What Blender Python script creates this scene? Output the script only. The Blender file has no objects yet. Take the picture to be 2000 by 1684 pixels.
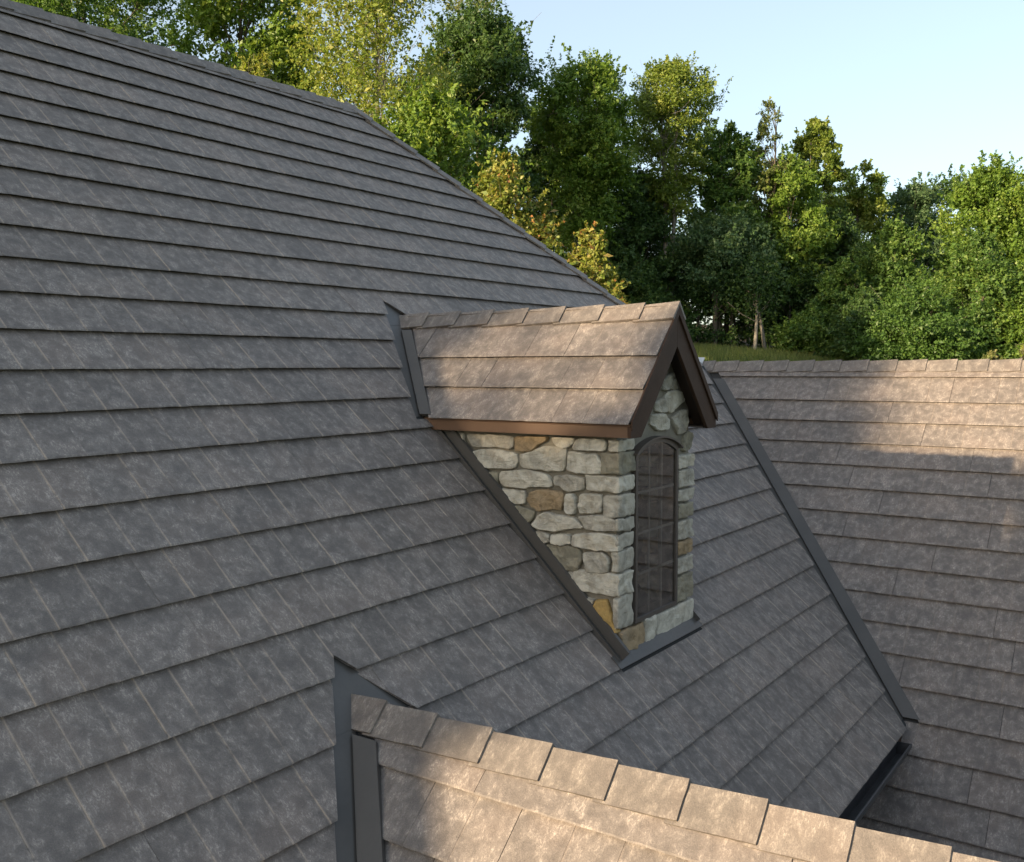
import bpy, bmesh, math, random
import numpy as np
from mathutils import Matrix, Vector, noise

random.seed(7)
scene = bpy.context.scene
COL = scene.collection

# ------------------------------------------------------------------ camera, light, exposure
FPX, YAW, PITCH, ROLL = 1898.365, 0.608217, -0.0671645, -0.0032117      # focal length in pixels of a 2000 px wide frame
_cy, _sy, _cp, _sp = math.cos(YAW), math.sin(YAW), math.cos(PITCH), math.sin(PITCH)
CF = Vector((_cy*_cp, _sy*_cp, _sp)); _R = Vector((_sy, -_cy, 0)); _U = _R.cross(CF)
CR = math.cos(ROLL)*_R + math.sin(ROLL)*_U; CU = -math.sin(ROLL)*_R + math.cos(ROLL)*_U
cam_data = bpy.data.cameras.new('camera'); cam = bpy.data.objects.new('camera', cam_data); COL.objects.link(cam)
cam.matrix_world = Matrix(((CR.x, CU.x, -CF.x, 0), (CR.y, CU.y, -CF.y, 0), (CR.z, CU.z, -CF.z, 0), (0, 0, 0, 1)))
cam_data.sensor_width = 36.0; cam_data.lens = 36.0*FPX/2000.0; cam_data.clip_start = 0.05; cam_data.clip_end = 6000
scene.camera = cam

SUN = Vector((-2.94, 1.0, 0.89)).normalized()            # towards the sun: low, beyond the main ridge, to the left
SUN_EL = math.asin(SUN.z); SUN_AZ = math.atan2(SUN.x, SUN.y)
world = bpy.data.worlds.new('World'); scene.world = world; world.use_nodes = True
wn = world.node_tree; bg = wn.nodes['Background']
sky = wn.nodes.new('ShaderNodeTexSky'); sky.sky_type = 'NISHITA'; sky.sun_disc = False
sky.sun_elevation = SUN_EL; sky.sun_rotation = SUN_AZ
sky.altitude = 200; sky.air_density = 1.0; sky.dust_density = 2.0; sky.ozone_density = 1.0
veil = wn.nodes.new('ShaderNodeMix'); veil.data_type = 'RGBA'; veil.inputs[0].default_value = 0.30      # thin even veil of high haze over the blue
veil.inputs[7].default_value = (4.7, 5.15, 5.3, 1)
wn.links.new(sky.outputs['Color'], veil.inputs[6])
wn.links.new(veil.outputs[2], bg.inputs['Color']); bg.inputs['Strength'].default_value = 0.105
sl = bpy.data.lights.new('sun', 'SUN'); sun = bpy.data.objects.new('sun', sl); COL.objects.link(sun)
sl.energy = 5.0; sl.angle = math.radians(0.6); sl.color = (1.0, 0.77, 0.50)
sun.rotation_euler = SUN.to_track_quat('Z', 'Y').to_euler(); sun.location = SUN*60
vs = scene.view_settings
vs.view_transform = 'Standard'; vs.look = 'None'; vs.gamma = 1.0; vs.use_curve_mapping = False
vs.exposure = 1.32
scene.cycles.max_bounces = 6; scene.cycles.transparent_max_bounces = 12
scene.cycles.use_denoising = True

def at(px, py, depth):
    """point of the place seen at a pixel of the photograph, at a given depth"""
    return CF*depth + CR*((px-1000)/FPX*depth) + CU*((842-py)/FPX*depth)

# ------------------------------------------------------------------ helpers
W = {}
def place(o, M, parent=None):
    if parent is not None:
        o.parent = parent
        o.matrix_parent_inverse = W[parent].inverted()
    o.matrix_basis = M
    W[o] = M.copy()
    return o
def empty(name, loc, parent=None):
    o = bpy.data.objects.new(name, None); COL.objects.link(o); o.empty_display_size = 0.3
    return place(o, Matrix.Translation(loc), parent)
def tag(o, label=None, cat=None, group=None, kind=None):
    if label: o['label'] = label
    if cat: o['category'] = cat
    if group: o['group'] = group
    if kind: o['kind'] = kind
    return o
def mesh_obj(name, me, mat, parent=None, M=None):
    o = bpy.data.objects.new(name, me); COL.objects.link(o)
    if mat is not None: me.materials.append(mat)
    return place(o, M if M is not None else Matrix.Identity(4), parent)
def bm_obj(name, bm, mat, parent=None, M=None, smooth=False):
    me = bpy.data.meshes.new(name)
    if M is None:                                    # vertices in world space: move the origin to the piece
        c = Vector((0, 0, 0))
        for v in bm.verts: c += v.co
        c /= max(1, len(bm.verts))
        bmesh.ops.translate(bm, verts=bm.verts, vec=-c)
        M = Matrix.Translation(c)
    bmesh.ops.recalc_face_normals(bm, faces=bm.faces)
    bm.to_mesh(me); bm.free()
    if smooth:
        me.polygons.foreach_set('use_smooth', [True]*len(me.polygons))
    return mesh_obj(name, me, mat, parent, M)
def prism(bm, pts, vec):
    """closed prism: polygon pts (world) swept along vec"""
    a = [bm.verts.new(Vector(p)) for p in pts]; b = [bm.verts.new(Vector(p)+Vector(vec)) for p in pts]
    bm.faces.new(a[::-1]); bm.faces.new(b)
    n = len(a)
    for i in range(n): bm.faces.new((a[i], a[(i+1) % n], b[(i+1) % n], b[i]))
def piece(name, pts, vec, mat, parent, bevel=0.0):
    bm = bmesh.new(); prism(bm, pts, vec)
    bmesh.ops.recalc_face_normals(bm, faces=bm.faces)
    if bevel: bmesh.ops.bevel(bm, geom=bm.edges[:], offset=bevel, segments=1, affect='EDGES')
    return bm_obj(name, bm, mat, parent)
def box(name, lo, hi, mat, parent, bevel=0.0):
    x0, y0, z0 = lo; x1, y1, z1 = hi
    return piece(name, [(x0, y0, z0), (x1, y0, z0), (x1, y1, z0), (x0, y1, z0)], (0, 0, z1-z0), mat, parent, bevel)

# ------------------------------------------------------------------ materials
def new_mat(name):
    m = bpy.data.materials.new(name); m.use_nodes = True
    nt = m.node_tree; p = nt.nodes['Principled BSDF']
    return m, nt, p
def N(nt, t, **kw):
    n = nt.nodes.new(t)
    for k, v in kw.items():
        if k in n.inputs: n.inputs[k].default_value = v
        else: setattr(n, k, v)
    return n
def mixc(nt, a, b, fac, mode='MIX'):
    n = nt.nodes.new('ShaderNodeMix'); n.data_type = 'RGBA'; n.blend_type = mode
    for s, v in ((0, fac), (6, a), (7, b)):
        if hasattr(v, 'links'): nt.links.new(v, n.inputs[s])
        else: n.inputs[s].default_value = v if s == 0 else (*v, 1) if len(v) == 3 else v
    return n.outputs[2]
def math_n(nt, op, a, b=0.0, clamp=False):
    n = nt.nodes.new('ShaderNodeMath'); n.operation = op; n.use_clamp = clamp
    for s, v in ((0, a), (1, b)):
        if hasattr(v, 'links'): nt.links.new(v, n.inputs[s])
        else: n.inputs[s].default_value = v
    return n.outputs[0]
def ramp(nt, fac, lo, hi):
    n = nt.nodes.new('ShaderNodeMapRange'); n.clamp = True; n.interpolation_type = 'SMOOTHSTEP'
    nt.links.new(fac, n.inputs[0]); n.inputs[1].default_value = lo; n.inputs[2].default_value = hi
    return n.outputs[0]
def coords(nt, scale, rnd=True, rot=0.0):
    tc = nt.nodes.new('ShaderNodeTexCoord'); out = tc.outputs['Object']
    if rnd:
        oi = nt.nodes.new('ShaderNodeObjectInfo')
        cb = nt.nodes.new('ShaderNodeCombineXYZ')
        nt.links.new(math_n(nt, 'MULTIPLY', oi.outputs['Random'], 83.0), cb.inputs[0])
        nt.links.new(math_n(nt, 'MULTIPLY', oi.outputs['Random'], 131.0), cb.inputs[1])
        nt.links.new(math_n(nt, 'MULTIPLY', oi.outputs['Random'], 57.0), cb.inputs[2])
        va = nt.nodes.new('ShaderNodeVectorMath'); va.operation = 'ADD'
        nt.links.new(out, va.inputs[0]); nt.links.new(cb.outputs[0], va.inputs[1]); out = va.outputs[0]
    mp = nt.nodes.new('ShaderNodeMapping'); nt.links.new(out, mp.inputs[0])
    mp.inputs['Rotation'].default_value = (0, 0, rot); mp.inputs['Scale'].default_value = scale
    return mp.outputs[0]
def tex(nt, vec, scale=1.0, detail=4.0, rough=0.55, dist=0.0):
    n = nt.nodes.new('ShaderNodeTexNoise'); nt.links.new(vec, n.inputs['Vector'])
    n.inputs['Scale'].default_value = scale; n.inputs['Detail'].default_value = detail
    n.inputs['Roughness'].default_value = rough; n.inputs['Distortion'].default_value = dist
    return n.outputs[0]
def bump(nt, p, h, strength, dist):
    b = nt.nodes.new('ShaderNodeBump'); b.inputs['Strength'].default_value = strength; b.inputs['Distance'].default_value = dist
    nt.links.new(h, b.inputs['Height']); nt.links.new(b.outputs[0], p.inputs['Normal'])
def attr(nt, name):
    n = nt.nodes.new('ShaderNodeAttribute'); n.attribute_name = name
    return n.outputs['Fac']

def slate_material(name, dark, mid, light, seams=True):
    m, nt, p = new_mat(name)
    patch = tex(nt, coords(nt, (15.0, 12.5, 9)), 1, 8, 0.68, 0.25)
    big = tex(nt, coords(nt, (2.2, 2.6, 1)), 1, 3, 0.5)
    streak = tex(nt, coords(nt, (95, 42, 20), rot=0.55), 1, 5, 0.65, 0.9)
    streak2 = tex(nt, coords(nt, (100, 46, 20), rot=-0.7), 1, 5, 0.65, 0.9)
    fine = tex(nt, coords(nt, (210, 190, 150)), 1, 3, 0.65)
    pb = math_n(nt, 'ADD', math_n(nt, 'MULTIPLY', patch, 0.85), math_n(nt, 'MULTIPLY', big, 0.15))
    c = mixc(nt, dark, mid, ramp(nt, pb, 0.34, 0.64))
    c = mixc(nt, c, (mid[0]*1.12, mid[1]*0.98, mid[2]*0.90), math_n(nt, 'MULTIPLY', ramp(nt, big, 0.46, 0.66), 0.28))
    st = math_n(nt, 'MAXIMUM', ramp(nt, streak, 0.50, 0.66), ramp(nt, streak2, 0.50, 0.66))
    hl = math_n(nt, 'MULTIPLY', st, ramp(nt, pb, 0.45, 0.62))
    c = mixc(nt, c, light, math_n(nt, 'MULTIPLY', hl, 0.78))
    c = mixc(nt, c, tuple(x*0.55 for x in dark), math_n(nt, 'MULTIPLY', ramp(nt, fine, 0.52, 0.72), 0.45))
    c = mixc(nt, c, light, math_n(nt, 'MULTIPLY', ramp(nt, fine, 0.46, 0.28), 0.22))
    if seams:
        seam_light = math_n(nt, 'MULTIPLY', attr(nt, 'edge'), ramp(nt, tex(nt, coords(nt, (14, 9, 5)), 1, 5, 0.7), 0.35, 0.53))
        c = mixc(nt, c, (light[0]*1.12, light[1]*1.02, light[2]*0.90), math_n(nt, 'MULTIPLY', seam_light, 0.60))  # sky light caught by the seam relief, painted in as pale lines
        tone = attr(nt, 'tone')
        b = nt.nodes.new('ShaderNodeMapRange'); nt.links.new(tone, b.inputs[0]); b.inputs[3].default_value = 0.94; b.inputs[4].default_value = 1.06
        cb = nt.nodes.new('ShaderNodeCombineXYZ')
        for i in range(3): nt.links.new(b.outputs[0], cb.inputs[i])
        c = mixc(nt, c, cb.outputs[0], 1.0, 'MULTIPLY')
    oi = nt.nodes.new('ShaderNodeObjectInfo'); b2 = nt.nodes.new('ShaderNodeMapRange'); nt.links.new(oi.outputs['Random'], b2.inputs[0])
    b2.inputs[3].default_value = 0.96 if seams else 0.91; b2.inputs[4].default_value = 1.04 if seams else 1.08
    c2 = nt.nodes.new('ShaderNodeCombineXYZ')
    for i in range(3): nt.links.new(b2.outputs[0], c2.inputs[i])
    c = mixc(nt, c, c2.outputs[0], 1.0, 'MULTIPLY')
    nt.links.new(c, p.inputs['Base Color'])
    rr = nt.nodes.new('ShaderNodeMapRange'); nt.links.new(streak, rr.inputs[0]); rr.inputs[3].default_value = 0.50; rr.inputs[4].default_value = 0.75
    nt.links.new(rr.outputs[0], p.inputs['Roughness']); p.inputs['Specular IOR Level'].default_value = 0.40
    h = math_n(nt, 'ADD', math_n(nt, 'MULTIPLY', streak, 0.5), math_n(nt, 'ADD', math_n(nt, 'MULTIPLY', patch, 1.3), math_n(nt, 'MULTIPLY', streak2, 0.5)))
    h = math_n(nt, 'ADD', h, math_n(nt, 'MULTIPLY', fine, 0.25))
    bump(nt, p, h, 0.75, 0.006)
    return m
SLATE = slate_material('slate_shingle', (0.114, 0.099, 0.090), (0.182, 0.158, 0.142), (0.40, 0.35, 0.31))
CAPM = slate_material('slate_ridge_cap', (0.112, 0.098, 0.088), (0.170, 0.148, 0.131), (0.34, 0.30, 0.26), seams=False)

def plain_material(name, col, rough, var=0.12, scale=8.0, metal=0.0, bumpd=0.0, spec=0.5, fine=60.0):
    m, nt, p = new_mat(name)
    n1 = tex(nt, coords(nt, (scale,)*3), 1, 5, 0.6)
    n2 = tex(nt, coords(nt, (fine,)*3), 1, 4, 0.6)
    c = mixc(nt, tuple(x*(1-var) for x in col), tuple(min(1, x*(1+var)) for x in col), ramp(nt, n1, 0.3, 0.7))
    c = mixc(nt, c, tuple(x*0.75 for x in col), math_n(nt, 'MULTIPLY', ramp(nt, n2, 0.5, 0.75), var*2.0))
    nt.links.new(c, p.inputs['Base Color'])
    rr = nt.nodes.new('ShaderNodeMapRange'); nt.links.new(n2, rr.inputs[0]); rr.inputs[3].default_value = max(0, rough-0.1); rr.inputs[4].default_value = min(1, rough+0.12)
    nt.links.new(rr.outputs[0], p.inputs['Roughness'])
    p.inputs['Metallic'].default_value = metal; p.inputs['Specular IOR Level'].default_value = spec
    if bumpd: bump(nt, p, n2, 0.5, bumpd)
    return m
FLASH = plain_material('flashing_metal', (0.062, 0.057, 0.052), 0.42, 0.10, 3.0, bumpd=0.0006)
BROWN = plain_material('fascia_brown', (0.118, 0.066, 0.039), 0.42, 0.08, 2.5, bumpd=0.0005)
DKBROWN = plain_material('rake_board_brown', (0.046, 0.026, 0.017), 0.68, 0.15, 4.0, bumpd=0.0008, spec=0.22)
SOFFIT = plain_material('soffit_brown', (0.045, 0.032, 0.026), 0.6, 0.1)
GUTTER = plain_material('gutter_metal', (0.040, 0.041, 0.044), 0.4, 0.2, 6.0)
PALE = plain_material('end_cap_metal', (0.55, 0.56, 0.57), 0.4, 0.1)
WINFR = plain_material('window_frame_paint', (0.072, 0.060, 0.052), 0.5, 0.06, 4.0)
MUNT = plain_material('muntin_paint', (0.15, 0.14, 0.13), 0.5, 0.05)
DARKIN = plain_material('dark_room', (0.012, 0.011, 0.010), 0.9, 0.05)
SIDING = plain_material('house_stucco', (0.30, 0.27, 0.23), 0.85, 0.1, 2.0, bumpd=0.002)
DECK = plain_material('roof_underlay', (0.03, 0.03, 0.03), 0.9, 0.1)
MORTAR = plain_material('mortar', (0.185, 0.170, 0.138), 0.92, 0.18, 7.0, bumpd=0.004, spec=0.2, fine=90)
BARK = plain_material('tree_bark', (0.115, 0.098, 0.080), 0.9, 0.35, 3.0, bumpd=0.02, spec=0.1, fine=18)
PALEBARK = plain_material('pale_bark', (0.20, 0.185, 0.155), 0.9, 0.3, 3.0, bumpd=0.02, spec=0.1, fine=18)

def stone_material(name, col, col2, col3):
    m, nt, p = new_mat(name)
    a = tex(nt, coords(nt, (9,)*3), 1, 7, 0.65, 0.6); b = tex(nt, coords(nt, (34,)*3), 1, 6, 0.68, 0.3); f = tex(nt, coords(nt, (150,)*3), 1, 3, 0.6)
    g = tex(nt, coords(nt, (5, 5, 5)), 1, 3, 0.5)
    c = mixc(nt, col2, col, ramp(nt, a, 0.36, 0.62))
    c = mixc(nt, c, col3, math_n(nt, 'MULTIPLY', ramp(nt, g, 0.52, 0.70), 0.55))
    c = mixc(nt, c, tuple(x*0.42 for x in col2), math_n(nt, 'MULTIPLY', ramp(nt, b, 0.54, 0.74), 0.38))
    c = mixc(nt, c, tuple(min(1, x*1.35) for x in col), math_n(nt, 'MULTIPLY', ramp(nt, f, 0.56, 0.75), 0.5))
    nt.links.new(c, p.inputs['Base Color']); p.inputs['Roughness'].default_value = 0.88; p.inputs['Specular IOR Level'].default_value = 0.25
    h = math_n(nt, 'ADD', math_n(nt, 'MULTIPLY', a, 1.4), math_n(nt, 'ADD', math_n(nt, 'MULTIPLY', b, 0.7), math_n(nt, 'MULTIPLY', f, 0.18)))
    bump(nt, p, h, 0.9, 0.012)
    return m
ST = {'grey': stone_material('stone_grey', (0.42, 0.39, 0.325), (0.26, 0.24, 0.20), (0.34, 0.30, 0.235)),
      'pale': stone_material('stone_pale', (0.53, 0.495, 0.415), (0.34, 0.315, 0.26), (0.42, 0.37, 0.285)),
      'tan': stone_material('stone_tan', (0.34, 0.25, 0.15), (0.22, 0.165, 0.10), (0.28, 0.225, 0.16)),
      'ochre': stone_material('stone_ochre', (0.42, 0.28, 0.10), (0.27, 0.18, 0.07), (0.35, 0.25, 0.13)),
      'green': stone_material('stone_green', (0.28, 0.255, 0.19), (0.185, 0.17, 0.13), (0.24, 0.205, 0.15))}

def glass_material():
    m, nt, p = new_mat('window_glass')
    out = nt.nodes['Material Output']
    tr = nt.nodes.new('ShaderNodeBsdfTransparent'); tr.inputs[0].default_value = (0.86, 0.86, 0.84, 1)
    gl = nt.nodes.new('ShaderNodeBsdfGlossy'); gl.inputs['Roughness'].default_value = 0.02; gl.inputs[0].default_value = (0.9, 0.9, 0.9, 1)
    lw = nt.nodes.new('ShaderNodeLayerWeight'); lw.inputs[0].default_value = 0.5
    mx = nt.nodes.new('ShaderNodeMixShader')
    f3 = math_n(nt, 'POWER', lw.outputs['Facing'], 3.0)
    nt.links.new(math_n(nt, 'ADD', math_n(nt, 'MULTIPLY', f3, 0.85), 0.06, True), mx.inputs[0])
    nt.links.new(tr.outputs[0], mx.inputs[1]); nt.links.new(gl.outputs[0], mx.inputs[2]); nt.links.new(mx.outputs[0], out.inputs[0])
    return m
GLASS = glass_material()

def ground_material():
    m, nt, p = new_mat('meadow_ground')
    tc = nt.nodes.new('ShaderNodeTexCoord')
    def nz(s, d=5, r=0.6):
        n = nt.nodes.new('ShaderNodeTexNoise'); nt.links.new(tc.outputs['Object'], n.inputs['Vector']); n.inputs['Scale'].default_value = s
        n.inputs['Detail'].default_value = d; n.inputs['Roughness'].default_value = r
        return n.outputs[0]
    c = mixc(nt, (0.035, 0.062, 0.014), (0.085, 0.115, 0.028), ramp(nt, nz(0.35), 0.35, 0.65))
    c = mixc(nt, c, (0.12, 0.12, 0.045), math_n(nt, 'MULTIPLY', ramp(nt, nz(5.0), 0.5, 0.75), 0.5))
    f = attr(nt, 'forest')
    lit = mixc(nt, (0.035, 0.024, 0.014), (0.085, 0.058, 0.033), ramp(nt, nz(2.2, 8, 0.7), 0.35, 0.65))
    c = mixc(nt, c, lit, f)
    nt.links.new(c, p.inputs['Base Color']); p.inputs['Roughness'].default_value = 0.95; p.inputs['Specular IOR Level'].default_value = 0.1
    bump(nt, p, nz(9.0, 6), 0.6, 0.08)
    return m
GROUND = ground_material()

# ------------------------------------------------------------------ terrain
GZ = -6.0
def sst(a, b, x):
    t = np.clip((np.asarray(x, float)-a)/(b-a), 0, 1); return t*t*(3-2*t)
FX, FY = CF.x/math.hypot(CF.x, CF.y), CF.y/math.hypot(CF.x, CF.y)
def ground_h(x, y):
    x = np.asarray(x, float); y = np.asarray(y, float)
    u = x*FX + y*FY; w = x*FY - y*FX               # depth, rightwards
    h = GZ + sst(15, 44, u)*(6.86-0.09*np.clip(w-8.6, 0, 12)) + sst(44, 120, u)*5.0 + sst(120, 600, u)*6
    h = h + 0.12*np.sin(x*0.31+1.0)*np.sin(y*0.27) * sst(14, 22, np.hypot(x-6, y-5))
    return h
def make_ground():
    rs = np.concatenate([np.linspace(0, 90, 121), np.geomspace(94, 3000, 40)]); na = 240
    th = np.linspace(0, 2*np.pi, na, endpoint=False)
    R_, T_ = np.meshgrid(rs[1:], th, indexing='ij')
    x = np.concatenate([[6.0], (6+R_*np.cos(T_)).ravel()]); y = np.concatenate([[5.0], (5+R_*np.sin(T_)).ravel()])
    z = ground_h(x, y)
    v = np.stack([x, y, z], 1); f = []
    for j in range(na): f.append((0, 1+j, 1+(j+1) % na))
    nr = len(rs)-1
    for i in range(nr-1):
        for j in range(na):
            a = 1+i*na+j; b = 1+i*na+(j+1) % na
            f.append((a, a+na, b+na, b))
    me = bpy.data.meshes.new('ground'); me.from_pydata(v.tolist(), [], f); me.update()
    at_ = me.attributes.new('forest', 'FLOAT', 'POINT')
    u = x*FX + y*FY; w = x*FY - y*FX
    fr = sst(43.0, 45.5, u + 1.2*np.sin(w*0.6)+0.8*np.sin(w*1.7+1) + np.clip((w-11.0)*0.9, 0, 8))
    at_.data.foreach_set('value', fr)
    me.polygons.foreach_set('use_smooth', [True]*len(me.polygons))
    o = mesh_obj('ground', me, GROUND); tag(o, kind='structure')
    return o
make_ground()

# ------------------------------------------------------------------ house: main numbers (metres, camera height = 0)
PM = 0.77479; TM = math.tan(PM); SM, CM = math.sin(PM), math.cos(PM)
YE = 4.84                                   # the main slope: z = TM*(y-YE)
YR = 7.75; ZR = TM*(YR-YE)                  # main ridge
XH = 8.05                                   # where the hip starts
XL = -15.0                                   # left end of what is built
ZEAVE = -2.965; YEAVE = YE + ZEAVE/TM
PR = 0.817882; TR = math.tan(PR); SR, CRR = math.sin(PR), math.cos(PR)
XR = 11.065                                  # right wing ridge, z = 0
XW, ZW, PW = 3.297, -1.606, math.radians(45.0); TW = 1.0      # front wing ridge
XD, ZD = 5.95, 0.368; TD = 0.728/0.65; PD = math.atan(TD)      # dormer ridge
house = empty('house', (6.0, 7.0, GZ))
tag(house, 'house with dark slate-look roofs, a stone dormer and a lit gabled front wing', 'house')

def frame(origin, U, V, Nn):
    return Matrix(((U[0], V[0], Nn[0], origin[0]), (U[1], V[1], Nn[1], origin[1]), (U[2], V[2], Nn[2], origin[2]), (0, 0, 0, 1)))
MAINF = frame((0, YR, ZR), (1, 0, 0), (0, CM, SM), (0, -SM, CM))                      # local x = world x, local y = up the slope
RIGHTF = frame((XR, 0, 0), (0, -1, 0), (CRR, 0, SR), (-SR, 0, CRR))                   # local x = -world y
WINGF = frame((XW, 0, ZW), (0, -1, 0), (math.cos(PW), 0, math.sin(PW)), (-math.sin(PW), 0, math.cos(PW)))
DORMF = frame((XD, 0, ZD), (0, -1, 0), (math.cos(PD), 0, math.sin(PD)), (-math.sin(PD), 0, math.cos(PD)))
DORMB = frame((XD, 0, ZD), (0, 1, 0), (-math.cos(PD), 0, math.sin(PD)), (math.sin(PD), 0, math.cos(PD)))

def panel_bm(u0, u1, vt, vb, slates, rng, vt_extra=0.035, hb=0.030, seam_light=1.0):
    """one interlocking shingle panel: wedge with embossed slates, ragged butt edge; local y = up the slope"""
    cols = []                                # (u, dh, tone, edge)
    cuts = [u0] + slates + [u1]
    tones = [rng.random() for _ in range(len(cuts)-1)]; lift = [rng.uniform(-0.0012, 0.0016) for _ in tones]
    for i in range(len(cuts)-1):
        a, b = cuts[i], cuts[i+1]
        if i == 0: cols.append((a, lift[i], tones[i], 0.0))
        else: cols += [(a+0.003, lift[i], tones[i], 0.9), (a+0.006, lift[i], tones[i], 0.6), (a+0.011, lift[i], tones[i], 0.0)]
        n = max(1, int((b-a)/0.036)); e0 = a+(0.011 if i else 0); e1 = b-(0.009 if i < len(cuts)-2 else 0)
        for j in range(1, n):
            cols.append((e0+(e1-e0)*j/n, lift[i]+rng.uniform(-0.0004, 0.0004), tones[i], 0.0))
        if i < len(cuts)-2: cols += [(b-0.009, lift[i], tones[i], 0.0), (b-0.003, lift[i], tones[i], 0.35), (b, min(lift[i], lift[i+1])-0.0020, tones[i], 0.55)]
        else: cols.append((b, lift[i], tones[i], 0.0))
    bm = bmesh.new(); lt = bm.verts.layers.float.new('tone'); le = bm.verts.layers.float.new('edge')
    L = vb-vt; rows = [(-vt_extra/L), 0.02, 0.35, 0.7, 0.97, 1.0]
    grid = []; low = []
    walk = 0.0; ph = rng.uniform(0, 50)
    for (u, dh, tone, edge) in cols:
        rag = 0.0022*noise.noise((u*11.0+ph, vb*3.1, 0.3)) + 0.0028*noise.noise((u*43.0+ph, vb*7, 2.3))
        cl = []
        for k, t in enumerate(rows):
            v = vt + L*t
            if k >= len(rows)-2: v += rag
            h = 0.003 + (hb-0.003)*max(0, t) + (dh if t > 0.01 else 0)
            if k == len(rows)-1: h -= 0.0035
            w = bm.verts.new((u, -v, h)); w[lt] = tone; w[le] = edge*seam_light; cl.append(w)
        grid.append(cl)
        a = bm.verts.new((u, -(vt-vt_extra), 0.0)); b = bm.verts.new((u, -(vb+rag-0.042), hb-0.017))
        for w in (a, b): w[lt] = tone; w[le] = 0.0
        low.append((a, b))
    for i in range(len(cols)-1):
        g0, g1 = grid[i], grid[i+1]; l0, l1 = low[i], low[i+1]
        for k in range(len(rows)-1): bm.faces.new((g0[k+1], g1[k+1], g1[k], g0[k]))
        bm.faces.new((l0[1], l1[1], g1[-1], g0[-1])); bm.faces.new((l0[0], l1[0], l1[1], l0[1])); bm.faces.new((g0[0], g1[0], l1[0], l0[0]))
    bm.faces.new(grid[0] + [low[0][1], low[0][0]]); bm.faces.new((grid[-1] + [low[-1][1], low[-1][0]])[::-1])
    return bm
def clip(bm, planes):
    """keep what lies on the negative side of every (point, normal, fill) in local (x, y)"""
    for (px, py), (nx, ny), fill in planes:
        if not bm.faces: return bm
        r = bmesh.ops.bisect_plane(bm, geom=bm.verts[:]+bm.edges[:]+bm.faces[:], dist=1e-6, plane_co=(px, py, 0), plane_no=(nx, ny, 0), clear_outer=True)
        if fill:
            ed = [e for e in r['geom_cut'] if isinstance(e, bmesh.types.BMEdge) and e.is_valid]
            if len(ed) > 2:
                try: bmesh.ops.edgeloop_fill(bm, edges=ed)
                except Exception: pass
    return bm
def copy_bm(bm): return bm.copy()
def join_bm(bms):
    base = bms[0]
    for b in bms[1:]:
        me = bpy.data.meshes.new('tmp'); b.to_mesh(me); base.from_mesh(me); bpy.data.meshes.remove(me); b.free()
    return base
def emit_panel(bm, M, parent, mat):
    if not bm.faces: bm.free(); return None
    xs = [v.co.x for v in bm.verts]; ys = [v.co.y for v in bm.verts]
    if max(xs)-min(xs) < 0.012 or max(ys)-min(ys) < 0.012: bm.free(); return None
    c = Vector(((max(xs)+min(xs))/2, (max(ys)+min(ys))/2, 0))
    bmesh.ops.translate(bm, verts=bm.verts, vec=-c)
    return bm_obj('shingle', bm, mat, parent, M @ Matrix.Translation(c))
def slate_cuts(u0, u1, rng):
    out = []; u = u0 + rng.uniform(0.15, 0.26)
    while u < u1-0.13:
        out.append(u); u += rng.choice((0.16, 0.18, 0.205, 0.235, 0.26)) + rng.uniform(-0.012, 0.012)
    return out
PLEN = 1.305
def lay(M, rows, urange, regions, parent, mat, seed, joints=None, plen=PLEN, seam_light=1.0, plain=(), gap=0.0018):  # painted seam light: full on the main slope, weaker on most side roofs
    """rows: list of (v_top, v_bottom); urange(row) -> (u_min, u_max); regions(u0,u1,vt,vb) -> list of groups, each a list of clip lists"""
    rng = random.Random(seed); n = 0
    for r, (vt, vb) in enumerate(rows):
        ua, ub = urange(r)
        j0 = joints[r] if joints and r in joints else rng.uniform(0, plen)
        k = math.floor((ua-j0)/plen)
        u = j0 + k*plen
        while u < ub:
            a, b = max(u, ua)+gap, min(u+plen, ub)-gap
            if b-a > 0.03:
                full = panel_bm(a, b, vt, vb, [s for s in slate_cuts(u, u+plen, rng) if a+0.03 < s < b-0.03 and r not in plain], rng, seam_light=seam_light)
                for grp in regions(a, b, vt-0.035, vb):
                    parts = []
                    for pl in grp:
                        q = clip(copy_bm(full), pl)
                        if q.faces: parts.append(q)
                        else: q.free()
                    if parts and emit_panel(join_bm(parts), M, parent, mat): n += 1
                full.free()
            u += plen
    return n

# ------------------------------------------------------------------ roof decks (solid bodies under the shingles)
def solid(name, polys, thick, mat, parent):
    bm = bmesh.new()
    for pts, nrm in polys:
        prism(bm, [Vector(p)-Vector(nrm)*0.002 for p in pts], -Vector(nrm)*thick)
    return bm_obj(name, bm, mat, parent)
def hipx(y): return XH + (YR-y)            # plan of the hip
def valley_r(z): return (XR+z/TR, YE+z/TM, z)
nm = (0, -SM, CM)
def zmain(y): return TM*(y-YE)
main_roof = solid('main_roof', [
    ([(XL, YR, ZR), (XH, YR, ZR), (hipx(YE), YE, 0), valley_r(0), valley_r(ZEAVE), (XL, YEAVE, ZEAVE)][0:6], nm),
    ([(XL, YR, ZR), (XL, 2*YR-YEAVE, ZEAVE), (XH+YR-YEAVE, 2*YR-YEAVE, ZEAVE), (XH, YR, ZR)], (0, SM, CM)),
    ([(XH, YR, ZR), (XH+YR-YEAVE, 2*YR-YEAVE, ZEAVE), (XH+YR-YEAVE, YEAVE, ZEAVE), (hipx(YE), YE, 0)], (SM, 0, CM))], 0.10, DECK, house)
tag(main_roof, 'large shaded main roof slope of dark slate-look shingles')
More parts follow.
